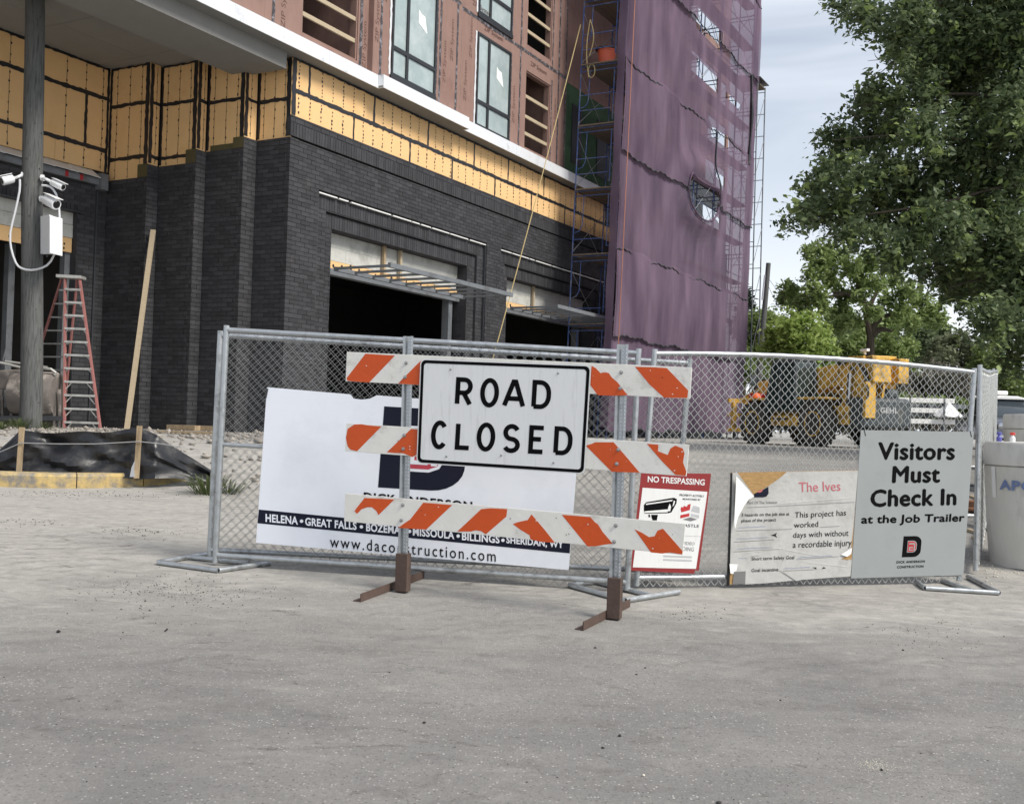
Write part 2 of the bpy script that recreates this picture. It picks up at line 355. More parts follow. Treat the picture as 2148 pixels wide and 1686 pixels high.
for s_, b_, sp_ in [('HELENA', .03, 1.05), ('GREAT FALLS', .03, 1.05), ('BOZEMAN', .03, 1.05), ('MISSOULA', .03, 1.05), ('BILLINGS', .03, 1.05), ('SHERIDAN, WY', .03, 1.05),
        ('www.daconstruction.com', .004, 1.25), ('DICK ANDERSON', .03, 1.1), ('CONSTRUCTION', .03, 1.1), ('NO TRESPASSING', .022, 1), ('PROPERTY ACTIVELY', .01, 1),
        ('MONITORED BY', .01, 1), ('ECASTLE', .005, 1), ('VIDEO', .0, 1), ('RECORDING', .0, 1), ('The Ives', .0, 1), ('Part Of The Solution', .004, 1), ('3 hazards on the job site at', .004, 1),
        ('phase of the project', .004, 1), ('This project has', .0, 1), ('worked', .0, 1), ('days with without', .0, 1), ('a recordable injury', .0, 1),
        ('Short term Safety Goal', .004, 1), ('Goal incentive', .004, 1), ('Visitors', .0, 1.05), ('Must', .0, 1.05), ('Check In', .0, 1.05),
        ('at the Job Trailer', .0, 1.03), ('GEHL', .04, 1.1), ('APC', .04, 1.1), ('ZIP System', .0, 1)]: glyph(s_, b_, sp_)

# ------------------------------------------------------------------ mesh helpers
WM = {}
def props(o, label=None, cat=None, group=None, kind=None):
    if label: o['label'] = label
    if cat: o['category'] = cat
    if group: o['group'] = group
    if kind: o['kind'] = kind
    return o
def empty(name, loc, rz=0.0, **k):
    o = bpy.data.objects.new(name, None); col.objects.link(o); o.location = tuple(float(c) for c in loc); o.rotation_euler = (0, 0, rz)
    o.empty_display_size = .2
    WM[o.name] = Matrix.Translation(o.location) @ Matrix.Rotation(rz, 4, 'Z'); return props(o, **k)
def nrm(v): v = np.asarray(v, float); return v / max(1e-9, np.linalg.norm(v))
class MB:
    def __init__(s): s.v = []; s.f = []
    def add(s, vs, fs):
        o = len(s.v); s.v += [tuple(map(float, p)) for p in vs]; s.f += [tuple(i + o for i in f) for f in fs]; return s
    def hexa(s, p):      # 0-3 bottom ring, 4-7 top ring
        return s.add(p, [(3, 2, 1, 0), (4, 5, 6, 7), (0, 1, 5, 4), (1, 2, 6, 5), (2, 3, 7, 6), (3, 0, 4, 7)])
    def box(s, c, sz, ax=((1, 0, 0), (0, 1, 0), (0, 0, 1))):
        c = np.asarray(c, float); a = [np.asarray(x, float) * z / 2 for x, z in zip(ax, sz)]
        return s.hexa([c + i * a[0] + j * a[1] + k * a[2] for k in (-1, 1) for i, j in ((-1, -1), (1, -1), (1, 1), (-1, 1))])
    def bar(s, p, q, w, h, up=(0, 0, 1)):
        p = np.asarray(p, float); q = np.asarray(q, float); d = nrm(q - p); sd_ = nrm(np.cross(d, up)); u = np.cross(sd_, d)
        return s.box((p + q) / 2, (np.linalg.norm(q - p), w, h), (d, sd_, u))
    def path(s, pts, r, n=8, closed=False, cap=True):
        pts = [np.asarray(p, float) for p in pts]; k = len(pts); rs = r if hasattr(r, '__len__') else [r] * k
        t0 = nrm(pts[1] - pts[0]); a = nrm(np.cross(t0, (0, 0, 1) if abs(t0[2]) < .9 else (1, 0, 0))); vs = []
        for i in range(k):
            t = nrm((pts[(i + 1) % k] if (closed or i < k - 1) else pts[i]) - (pts[i - 1] if (closed or i > 0) else pts[i]))
            a = nrm(a - t * (a @ t)); b = np.cross(t, a)
            vs += [pts[i] + (a * cos(2 * pi * j / n) + b * sin(2 * pi * j / n)) * rs[i] for j in range(n)]
        fs = []
        for i in range(k if closed else k - 1):
            i2 = (i + 1) % k
            fs += [(i * n + j, i * n + (j + 1) % n, i2 * n + (j + 1) % n, i2 * n + j) for j in range(n)]
        if cap and not closed: fs += [tuple(range(n))[::-1], tuple((k - 1) * n + j for j in range(n))]
        return s.add(vs, fs)
    def tube(s, p, q, r, n=8, r2=None): return s.path([p, q], [r, r if r2 is None else r2], n)
    def prism(s, poly, vec):
        vec = np.asarray(vec, float); a = [np.asarray(p, float) for p in poly]; k = len(a)
        return s.add(a + [p + vec for p in a], [tuple(range(k)), tuple(range(2 * k - 1, k - 1, -1))] + [(i, i + k, (i + 1) % k + k, (i + 1) % k) for i in range(k)])
    def lathe(s, prof, c, n=24, ax=((1, 0, 0), (0, 1, 0), (0, 0, 1))):
        X, Y, Z = [np.asarray(a, float) for a in ax]; c = np.asarray(c, float); vs = []; k = len(prof)
        for r, z in prof: vs += [c + Z * z + (X * cos(2 * pi * j / n) + Y * sin(2 * pi * j / n)) * r for j in range(n)]
        fs = [(i * n + j, i * n + (j + 1) % n, (i + 1) * n + (j + 1) % n, (i + 1) * n + j) for i in range(k - 1) for j in range(n)]
        if prof[0][0] > 1e-4: fs.append(tuple(range(n))[::-1])
        if prof[-1][0] > 1e-4: fs.append(tuple((k - 1) * n + j for j in range(n)))
        return s.add(vs, fs)
    def grid(s, P):      # P[i][j] points
        h, w = len(P), len(P[0])
        return s.add([p for row in P for p in row], [(i * w + j, i * w + j + 1, (i + 1) * w + j + 1, (i + 1) * w + j) for i in range(h - 1) for j in range(w - 1)])
    def build(s, name, m, parent=None, smooth=False, bevel=0, **k):
        return build_np(name, np.array(s.v, float).reshape(-1, 3), s.f, m, parent, smooth, bevel, **k)
def build_np(name, v, f, m, parent=None, smooth=False, bevel=0, **k):
    me = bpy.data.meshes.new(name)
    if parent is not None:
        W_ = WM[parent.name]; A = np.array(W_.inverted()); v = v @ A[:3, :3].T + A[:3, 3]; loc = None
    elif name == 'ground': loc = np.zeros(3)
    else:
        lo, hi = v.min(0), v.max(0); loc = np.array([(lo[0] + hi[0]) / 2, (lo[1] + hi[1]) / 2, lo[2]]); v = v - loc
    if isinstance(f, np.ndarray):
        nf, kk = f.shape; me.vertices.add(len(v)); me.vertices.foreach_set('co', v.astype('f4').ravel()); me.loops.add(nf * kk)
        me.loops.foreach_set('vertex_index', f.astype('i4').ravel()); me.polygons.add(nf)
        me.polygons.foreach_set('loop_start', np.arange(0, nf * kk, kk, dtype='i4')); me.update(calc_edges=True)
    else: me.from_pydata(v.tolist(), [], f)
    me.materials.append(MATS[m] if isinstance(m, str) else m)
    if smooth: me.polygons.foreach_set('use_smooth', np.ones(len(me.polygons), bool))
    o = bpy.data.objects.new(name, me); col.objects.link(o)
    if parent is not None: o.parent = parent; WM[o.name] = WM[parent.name]
    else: o.location = tuple(map(float, loc)); WM[o.name] = Matrix.Translation(o.location)
    if bevel:
        b = o.modifiers.new('bevel', 'BEVEL'); b.width = bevel; b.segments = 2; b.limit_method = 'ANGLE'
    if smooth:
        try:
            me.set_sharp_from_angle(angle=radians(40))
        except Exception: pass
    return props(o, **k)
def print_text(s, quad, lift_n, name, m, parent, bold=0.0, space=1.0, lift=.001, heavy=0.0):
    """lettering laid on a surface: quad = TL, TR, BR, BL world points"""
    v, f = glyph(s, bold, space); tl, tr, br, bl = [np.asarray(q, float) for q in quad]
    x = v[:, :1]; y = v[:, 1:2]
    P = (1 - y) * ((1 - x) * bl + x * br) + y * ((1 - x) * tl + x * tr) if False else (bl * (1 - x) + br * x) * (1 - y) + (tl * (1 - x) + tr * x) * y
    P = P + np.asarray(lift_n) * lift
    if heavy:        # bold weight: the outline repeated a hair to each side, each copy a fraction of a millimetre prouder
        ux = nrm(tr - tl); k = len(P); w = np.linalg.norm(tr - tl); uy = nrm(tl - bl)
        offs = [(-1, 0), (1, 0), (0, .7), (0, -.7), (0, 0)]; P = np.concatenate([P + (ux * a + uy * b) * heavy + np.asarray(lift_n) * .0002 * i for i, (a, b) in enumerate(offs)])
        f = [tuple(q + k * i for q in g) for i in range(len(offs)) for g in f]
    return build_np(name, P, f, m, parent)
def stroke(pts, w, closed=False):
    """flat stroke along a 2-D polyline -> verts, quads"""
    p = np.array(pts, float); k = len(p); vs = []
    for i in range(k):
        a = p[i] - p[i - 1] if (i or closed) else p[1] - p[0]
        b = p[(i + 1) % k] - p[i] if (i < k - 1 or closed) else p[-1] - p[-2]
        a = a / max(1e-9, np.hypot(*a)); b = b / max(1e-9, np.hypot(*b)); n1 = np.array([-a[1], a[0]]); n2 = np.array([-b[1], b[0]])
        mm = n1 + n2; mm = mm / max(1e-9, np.hypot(*mm)); q = max(.35, mm @ n1); vs += [p[i] + mm * w / 2 / q, p[i] - mm * w / 2 / q]
    fs = [(2 * i, 2 * i + 1, 2 * ((i + 1) % k) + 1, 2 * ((i + 1) % k)) for i in range(k if closed else k - 1)]
    return vs, fs
def arc(cx, cy, rx, ry, a0, a1, n=14): return [(cx + rx * cos(radians(a0 + (a1 - a0) * i / n)), cy + ry * sin(radians(a0 + (a1 - a0) * i / n))) for i in range(n + 1)]
# ================================================================== GROUND
def make_ground():
    xs = np.unique(np.concatenate([np.linspace(-160, -16, 20), np.arange(-16, 18, .3), np.linspace(18, 240, 24)]))
    ys = np.unique(np.concatenate([np.linspace(-30, 2, 8), np.arange(2, 30, .25), np.linspace(30, 700, 40)]))
    V = np.array([(x, y, H(x, y)) for y in ys for x in xs]); w = len(xs)
    i, j = np.meshgrid(np.arange(len(ys) - 1), np.arange(w - 1), indexing='ij'); a = (i * w + j).ravel()
    return build_np('ground', V, np.stack([a, a + 1, a + w + 1, a + w], 1), 'asphalt', smooth=True, kind='structure')
make_ground()

# ================================================================== BUILDING  (s along the street front, t into the building, z up)
AZ = radians(28.7)
E1 = np.array([sin(AZ), cos(AZ), 0.0]); E2 = np.array([-cos(AZ), sin(AZ), 0.0]); NF = -E2; EZ = np.array([0, 0, 1.0])
C0 = at_y(604, 430, 24.1); C0[2] = 0
W = lambda s, t, z: C0 + E1 * s + E2 * t + EZ * z
AX = (E1, E2, EZ)
GZ = 1.22
bld = empty('apartment_building', (C0[0], C0[1], GZ), atan2(E1[1], E1[0]),
            label='unfinished apartment building with dark brick base, orange insulation and red-brown sheathing', cat='building')
def sbox(mb, s0, s1, t0, t1, z0, z1):
    return mb.box(W((s0 + s1) / 2, (t0 + t1) / 2, (z0 + z1) / 2), (abs(s1 - s0), abs(t1 - t0), abs(z1 - z0)), AX)
def part(name, m, *boxes, parent=bld, **k):
    mb = MB()
    for b in boxes: sbox(mb, *b)
    return mb.build(name, m, parent, **k)

# ---- brickwork: every brick is geometry; the 300 that show largest are objects, the rest one joined part
BL, BH, JT = .305, .1016, .011
BR = []                                   # (axis, plane, u0, u1, z0, z1)
def brick_wall(axis, plane, u0, u1, z0, z1, holes=(), phase=0.0):
    k0 = int((z0) / BH); z = k0 * BH
    while z < z1 - .02:
        za, zb = max(z, z0), min(z + BH, z1)
        if zb - za > .03:
            iv = [(u0, u1)]
            for h in holes:
                if h[2] < (za + zb) / 2 < h[3]:
                    nv = []
                    for a, b in iv:
                        if h[1] <= a or h[0] >= b: nv.append((a, b)); continue
                        if h[0] > a: nv.append((a, h[0]))
                        if h[1] < b: nv.append((h[1], b))
                    iv = nv
            off = phase + (BL / 2 if round(z / BH) % 2 else 0)
            for a, b in iv:
                u = math.floor((a - off) / BL) * BL + off
                while u < b:
                    p, q = max(u, a), min(u + BL, b)
                    if q - p > .014: BR.append((axis, plane, p, q, za, zb))
                    u += BL
        z += BH
def soldiers(axis, plane, u0, u1, z0, z1):
    n_ = max(1, round((u1 - u0) / BH)); w = (u1 - u0) / n_
    for i in range(n_): BR.append((axis, plane, u0 + i * w, u0 + (i + 1) * w, z0, z1))
ST = [(0.0, 0.0, 7.88), (-.43, .97, 7.63), (-.75, 2.09, 7.32), (-1.09, 3.24, 7.02)]   # stepped corner: (s of face, t where it starts, brick top)
TL = 4.54                                                                            # plane of the recessed wall on the left
OP = [(1.07, 8.83), (9.69, 17.4)]
brick_wall('s', 0.0, 0.0, 21.0, GZ, 7.87, [(a, b, 0, 6.90) for a, b in OP])
soldiers('s', 0.0, 0.0, 21.0, 7.915, 8.215)
brick_wall('s', 0.0, 0.0, 21.0, 8.22, 8.38)
for a, b in OP:
    brick_wall('s', .10, a, b, GZ, 6.84, [(a + .4, b - .38, 0, 6.48), (a + .0, b, 6.48, 6.9)], phase=.1); soldiers('s', .10, a, b, 6.51, 6.84)
    brick_wall('s', .17, a + .4, b - .38, GZ, 6.46, [(a + .72, b - .79, 0, 6.12), (a + .4, b - .38, 6.12, 6.5)], phase=.05); soldiers('s', .17, a + .4, b - .38, 6.13, 6.46)
    brick_wall('t', b - .79, .26, .62, GZ, 6.12)
for k, (s, t, zt) in enumerate(ST):
    t1 = ST[k + 1][1] if k < 3 else TL
    brick_wall('t', s, t + .095, t1, GZ, zt, phase=.07 * k)
    if k < 3: brick_wall('s', t1, ST[k + 1][0], s - .003, GZ, zt, phase=.03)
brick_wall('s', TL, -12.0, -1.086, GZ, 6.84, [(-9.5, -1.88, 0, 6.35)])
soldiers('s', TL, -9.5, -1.88, 6.13, 6.34)
DEPTH = .09
def brick_pts(b):
    ax, pl, a, c, z0, z1 = b; j = JT / 2
    if ax == 's': return (a + j, c - j, pl, pl + DEPTH, z0 + j, z1 - j)
    return (pl, pl + DEPTH, a + j, c - j, z0 + j, z1 - j)
def px_area(b):
    ax, pl, a, c, z0, z1 = b
    q = [(W(u, pl, z) if ax == 's' else W(pl, u, z)) for u, z in ((a, z0), (c, z0), (c, z1), (a, z1))]
    P = [proj(p)[:2] for p in q]; cx = sum(p[0] for p in P) / 4; cy = sum(p[1] for p in P) / 4
    if not (4 < cx < 2140 and 4 < cy) or (cx > 455 and cy > 680) or cy > 890: return 0
    if 30 < cx < 100 or (80 < cx < 215 and cy > 570): return 0
    return abs(sum(P[i][0] * P[(i + 1) % 4][1] - P[(i + 1) % 4][0] * P[i][1] for i in range(4))) / 2
full = [i for i, b in enumerate(BR) if abs(b[3] - b[2] - BL) < 1e-3 and abs(b[5] - b[4] - BH) < 1e-3]
top = set(sorted(full, key=lambda i: -px_area(BR[i]))[:300])
SHB = {}
for ax in 'st':
    mb = MB(); mb.box((0, 0, 0), (BL - JT, DEPTH, BH - JT) if ax == 's' else (DEPTH, BL - JT, BH - JT))
    me = bpy.data.meshes.new('brick'); me.from_pydata(mb.v, [], mb.f); me.materials.append(M('brick')); SHB[ax] = me
rest = MB()
for i, b in enumerate(BR):
    s0, s1, t0, t1, z0, z1 = brick_pts(b); e = random.uniform(-.003, .003)
    if i in top:
        o = bpy.data.objects.new('brick', SHB[b[0]]); col.objects.link(o); o.parent = bld
        o.location = ((s0 + s1) / 2 + (e if b[0] == 't' else 0), (t0 + t1) / 2 + (e if b[0] == 's' else 0), (z0 + z1) / 2 - GZ)
    elif b[0] == 's': sbox(rest, s0, s1, t0 + e, t1, z0, z1)
    else: sbox(rest, s0 + e, s1, t0, t1, z0, z1)
rest.build('brickwork', 'brick', bld, kind='stuff')

# mortar and structural wall behind the bricks
mw = MB(); Q = .010
def wall_with_holes(mb, u0, u1, z0, z1, holes, th0, th1):
    us = sorted({u0, u1, *[h for q in holes for h in q[:2]]})
    for a, b in zip(us, us[1:]):
        zz = z0
        for h in holes:
            if h[0] <= (a + b) / 2 <= h[1]: zz = max(zz, h[3])
        if zz < z1: sbox(mb, a, b, th0, th1, zz, z1)
wall_with_holes(mw, Q, 21, GZ, 7.86, [(a, b, 0, 6.91) for a, b in OP], Q, .35)
sbox(mw, Q, 21, Q, .12, 7.915, 8.37)
for a, b in OP:
    wall_with_holes(mw, a, b, GZ, 6.83, [(a + .4, b - .38, 0, 6.49)], .10 + Q, .4)
    wall_with_holes(mw, a + .4, b - .38, GZ, 6.47, [(a + .72, b - .79, 0, 6.13)], .17 + Q, .6)
    sbox(mw, b - .79 + Q, b - .4, .25, .62, GZ, 6.12)
for k, (s, t, zt) in enumerate(ST):
    t1 = ST[k + 1][1] if k < 3 else TL
    sbox(mw, s + Q, s + .3, t + Q, t1 + Q, GZ, zt)
    if k < 3: sbox(mw, ST[k + 1][0] + Q, s + .02, t1 + Q, t1 + .3, GZ, zt - .004)
wall_with_holes(mw, -12, -1.0, GZ, 6.83, [(-9.5, -1.88, 0, 6.36)], TL + Q, TL + .35)
mw.build('backing_wall', 'mortar', bld); mw = MB()
for k, (s, t, zt) in enumerate(ST):      # wall behind the insulation
    t1 = ST[k + 1][1] if k < 3 else TL
    sbox(mw, s + .09, s + .5, t + .09, t1 + .3, zt + .001, 9.72)
sbox(mw, .09, 21, .09, .34, 8.39, 9.69); sbox(mw, -12, -1.0, TL + .09, TL + .3, 6.84, 9.72)
mw.build('backing_wall', 'tape', bld)

# ---- orange insulation boards with black joint tape and dabs of sealant over the fasteners
def P3(ax, pl, u, z, lift):
    return W(u, pl - lift, z) if ax == 's' else W(pl - lift, u, z)
def ragged(ax, pl, pts, w, name='joint_tape', m='tape', lift=.006, jit=.014, parent=bld):
    """flat strip of tape with an uneven edge, along a polyline of (u, z)"""
    P = []
    for a, b in zip(pts, pts[1:]):
        n_ = max(2, int(hypot(b[0] - a[0], b[1] - a[1]) / .09)); P += [(a[0] + (b[0] - a[0]) * i / n_, a[1] + (b[1] - a[1]) * i / n_) for i in range(n_)]
    P.append(pts[-1]); A = []; B = []
    for i, (u, z) in enumerate(P):
        q = P[min(i + 1, len(P) - 1)]; r = P[max(i - 1, 0)]; d = nrm((q[0] - r[0], q[1] - r[1])); nx, nz_ = -d[1], d[0]
        w1 = w / 2 + random.uniform(-jit, jit); w2 = w / 2 + random.uniform(-jit, jit)
        A.append(P3(ax, pl, u + nx * w1, z + nz_ * w1, lift)); B.append(P3(ax, pl, u - nx * w2, z - nz_ * w2, lift))
    mb = MB(); mb.grid([A, B]); k = len(A)
    return mb.build(name, m, parent)
def dabs(mb, ax, pl, u, z0, z1, step=.2, big=.03, line=True):
    z = z0 + random.uniform(.04, .12)
    if line: mb.add([P3(ax, pl, u - .006, z0 + .04, .004), P3(ax, pl, u + .006, z0 + .04, .004), P3(ax, pl, u + .005, z1 - .05, .004), P3(ax, pl, u - .005, z1 - .05, .004)], [(0, 1, 2, 3)])
    while z < z1 - .05:
        r = big * random.uniform(.7, 1.25); uu = u + random.uniform(-.012, .012); n_ = 7
        ring = [P3(ax, pl, uu + r * random.uniform(.6, 1.1) * cos(2 * pi * i / n_), z + r * random.uniform(.8, 1.5) * sin(2 * pi * i / n_), .006) for i in range(n_)]
        mb.add(ring, [tuple(range(n_))]); z += step * random.uniform(.75, 1.25)
def board(ax, pl, u0, u1, z0, z1, cols, step=.2, big=.03, line=True, name='insulation_board'):
    mb = MB(); g = .004
    if ax == 's': sbox(mb, u0 + g, u1 - g, pl, pl + .05, z0 + g, z1 - g)
    else: sbox(mb, pl, pl + .05, u0 + g, u1 - g, z0 + g, z1 - g)
    o = mb.build(name, 'insulation', bld)
    d = MB()
    for c in cols: dabs(d, ax, pl, c, z0, z1, step, big, line)
    if d.v: d.build('sealant_dabs', 'tape', o, kind='stuff')
    return o
PI_ = .035
ZM = 8.965
tops = [0.06, .63, 3.14, 5.59, 8.01, 10.04, 12.43, 14.85, 17.3]; bots = [0.06, 2.33, 4.75, 6.84, 9.25, 11.59, 14.0, 16.4, 18.2]
for row, z0, z1 in ((tops, ZM, 9.68), (bots, 8.385, ZM)):
    for a, b in zip(row, row[1:]):
        cs = [c for c in np.arange(.28, 20, .405) if a + .08 < c < b - .06]
        board('s', PI_, a, b, z0, z1, cs, .085, .024, False) if z0 > 8.9 else board('s', PI_, a, b, z0, z1, cs, .10, .026, False)
        if a > .1: ragged('s', PI_, [(a, z0 + (.05 if z0 > 8.9 else .0)), (a, z1 - (.0 if z0 > 8.9 else .05))], .07, lift=.005)
ragged('s', PI_, [(.1, ZM), (18.2, ZM - .02)], .10, lift=.0085)
ragged('s', PI_, [(.1, 9.665), (18.2, 9.665)], .05, lift=.0075)
ragged('s', PI_, [(.11, 8.4), (.11, 9.67)], .14, lift=.011)
ZS1, ZS2 = 8.755, 7.51
for k, (s, t, zt) in enumerate(ST):
    t1 = ST[k + 1][1] if k < 3 else TL
    zs = [z for z in (zt, ZS2, ZS1, 9.66) if z >= zt]; zs = sorted(set([zt] + [z for z in (ZS2, ZS1) if z > zt + .1] + [9.66]))
    w = t1 - t; cs = [t + w * q for q in (.22, .52, .84)]
    for z0, z1 in zip(zs, zs[1:]):
        board('t', s + PI_, t + .04, t1 + PI_, z0, z1, cs, .2, .022)
        if z0 > zt: ragged('t', s + PI_, [(t + .05, z0), (t1 + PI_, z0)], .085)
    ragged('t', s + PI_, [(t + .10, zt + (0.03)), (t + .10, 9.64)], .12, lift=.0095)
    ragged('t', s + PI_, [(t1, zt + .03), (t1, 9.64)], .08, lift=.0075)
    ragged('t', s + PI_, [(t + .05, 9.63), (t1, 9.63)], .05, lift=.0115)
    if k < 3:
        sa = ST[k + 1][0]
        zs2 = sorted(set([zt] + [z for z in (ZS2, ZS1) if z > zt + .1] + [9.66]))
        for z0, z1 in zip(zs2, zs2[1:]):
            board('s', t1 + PI_, sa + PI_, s, z0, z1, [sa + .24], .2, .02)
            if z0 > zt: ragged('s', t1 + PI_, [(sa + .05, z0), (s, z0)], .08)
        ragged('s', t1 + PI_, [(sa + .09, zt + .03), (sa + .09, 9.64)], .10, lift=.0095)
for k in (1, 2, 3):                       # olive flashing tape on the stepped brick ends
    s, t, zt = ST[k]; zp = ST[k - 1][2]; mb = MB()
    mb.add([P3('t', s + Q, t + .005, zt, .005), P3('t', s + Q, t + .32, zt, .005), P3('t', s + Q, t + .32, zp, .005), P3('t', s + Q, t + .005, zp, .005)], [(0, 1, 2, 3)])
    if k == 1: mb.add([P3('t', s + PI_, t + .32, zt, .013), P3('t', s + PI_, t + 1.02, zt, .013), P3('t', s + PI_, t + 1.02, zt + .13, .013), P3('t', s + PI_, t + .32, zt + .13, .013)], [(0, 1, 2, 3)])
    mb.build('flashing_tape', 'olive_tape', bld)
# recessed wall on the left
PLW = TL + PI_
rows = [(7.21, 7.72, [-12, -7.4, -4.96, -2.52, -1.06]), (7.72, 8.93, [-12, -6.6, -4.17, -1.73, -1.06]), (8.93, 9.66, [-12, -7.9, -5.5, -3.05, -1.06])]
for z0, z1, br in rows:
    for a, b in zip(br, br[1:]):
        board('s', PLW, a, b, z0, z1, [c for c in (-4.75, -3.72, -2.92, -2.28, -1.75, -1.27) if a + .03 < c < b - .05], .2, .024)
    if z0 > 7.3: ragged('s', PLW, [(-12, z0), (-1.1, z0)], .10)
ragged('s', PLW, [(-1.73, 7.74), (-1.73, 8.9)], .08, lift=.005)
ragged('s', PLW, [(-1.12, 7.2), (-1.12, 9.64)], .07, lift=.009)
ragged('s', PLW, [(-12, 9.63), (-1.1, 9.63)], .06, lift=.009)
# metal ledge over the left opening: overlapping silver plates on a steel angle with red clips
part('ledge_angle', 'steel_grey', (-12, -1.42, TL - .12, TL + .12, 6.85, 7.0))
for i in range(14):
    s = -1.45 - i * .62; mb = MB()
    mb.hexa([W(s - .66, TL - .22, 7.0), W(s, TL - .22, 6.99), W(s, TL + .1, 7.2), W(s - .66, TL + .1, 7.21), W(s - .66, TL - .22, 7.012), W(s, TL - .22, 7.002), W(s, TL + .1, 7.212), W(s - .66, TL + .1, 7.222)])
    mb.build('ledge_plate', 'flashing', bld)
for s in (-1.95, -2.35, -3.1, -4.2, -5.2): part('ledge_clip', 'machine_red', (s, s + .08, TL - .132, TL - .118, 6.86, 6.99))
part('downpipe', 'steel_grey', (-1.42, -1.22, TL - .2, TL + .02, 6.75, 7.12))
part('downpipe', 'steel_dark', (-1.40, -1.36, TL - .04, TL - .0, GZ, 6.8))
# left opening: concrete lintel course, orange strip, columns
for i in range(6):
    s = -9.5 + i * 1.27; part('lintel_block', 'cmu', (s + .004, s + 1.262, TL + .14, TL + .34, 5.86, 6.13)); part('lintel_block', 'cmu', (s + .004 - .6 * (i > 0), s + 1.262 - .6, TL + .14, TL + .34, 5.56, 5.852))
part('lintel_block', 'cmu', (-2.48, -1.88, TL + .14, TL + .34, 5.56, 5.852))
part('ledge_trim', 'steel_dark', (-9.5, -1.75, TL - .06, TL + .12, 6.13, 6.16))
board('s', TL + .13, -9.5, -1.9, 5.22, 5.55, [-2.12, -3.5, -5.0], .1, .03, False)
for s in (-2.02, -3.0, -3.7): part('steel_column', 'steel_grey', (s, s + .16, TL + .2 + .6 * (s < -2.5), TL + .36 + .6 * (s < -2.5), GZ, 5.3))
# interiors (dark shells so that the openings read as rooms)
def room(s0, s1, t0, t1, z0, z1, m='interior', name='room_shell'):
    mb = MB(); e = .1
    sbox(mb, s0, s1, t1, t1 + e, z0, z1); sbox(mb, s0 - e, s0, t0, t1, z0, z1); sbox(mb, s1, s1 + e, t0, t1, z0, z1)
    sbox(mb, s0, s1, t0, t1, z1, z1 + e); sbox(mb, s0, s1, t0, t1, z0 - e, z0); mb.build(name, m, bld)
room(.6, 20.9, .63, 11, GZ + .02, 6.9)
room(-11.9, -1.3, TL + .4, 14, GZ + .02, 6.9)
# ---- openings on the street front
for k, (a, b) in enumerate(OP):
    o0, o1 = a + .72, b - .79; n_ = 5
    for r, (z0, z1) in enumerate(((5.79, 6.12), (5.46, 5.785))):
        x = o0 - (.3 if r else 0)
        while x < o1:
            p, q = max(o0, x), min(o1, x + 1.3)
            if q - p > .05: part('lintel_block', 'cmu', (p + .003, q - .003, .50, .62, z0, z1))
            x += 1.3
    board('s', .49, o0, o1, 5.25, 5.455, list(np.arange(o0 + .15, o1, .35)), .09, .05, False)
    part('header_beam', 'steel_grey', (o0, o1, .40, .62, 5.10, 5.25))
    for q in ((.40, .52) if k == 0 else (.36,)):
        s = o0 + (o1 - o0) * q * .98; part('prop', 'old_lumber' if q == .40 else 'lumber', (s, s + .09, .38, .46, 5.25, 6.12))
    part('steel_column', 'steel_grey', (o1 - .42, o1 - .22, .5, .72, GZ, 5.1))
    # white drip strip at the head of the outer frame and its edge beads
    x = a + .03
    while x < b - .1:
        l = random.uniform(.3, 1.1); q = min(b - .02, x + l); part('drip_strip', 'white_paint', (x, q, .02, .10, 6.842, 6.868)); x = q + random.uniform(.02, .12)
    part('edge_bead', 'steel_grey', (a - .0, a + .03, .03, .098, GZ, 6.83)); part('edge_bead', 'steel_dark', (b - .03, b, .03, .098, GZ, 6.83))
    # canopy frame of light steel sticking out over the opening
    c0, c1 = (o0 - .02, 7.55) if k == 0 else (10.45, 15.6); zc = 5.16; off = 1.5
    part('canopy_rail', 'steel_grey', (c0, c1 + .1, -.02, .06, zc - .04, zc + .06)); part('canopy_rail', 'steel_grey', (c0, c1 + .1, -off - .08, -off, zc - .02, zc + .09))
    for i in range(9):
        s = c0 + (c1 - c0) * i / 8; part('canopy_joist', 'steel_grey', (s, s + .09, -off + .001, -.021, zc, zc + .05))
# ---- recess ceiling, dropped beam, overhang and white edge flashing
sj = [-12, -9.2, -6.4, -3.6, -1.4, .3]
for a, b in zip(sj, sj[1:]):
    for t0, t1 in ((1.42, 3.2), (3.21, 5.6)): part('ceiling_panel', 'soffit', (a + .006, b - .006, t0, t1, 9.665, 9.70))
for a, b in zip([-12, -8.4, -4.3, -.2], [-8.4, -4.3, -.2, .6]): part('dropped_beam', 'soffit', (a + .002, b - .002, .0 if b < 0 else .05, 1.415, 9.33 if b < 0 else 9.69, 9.72))
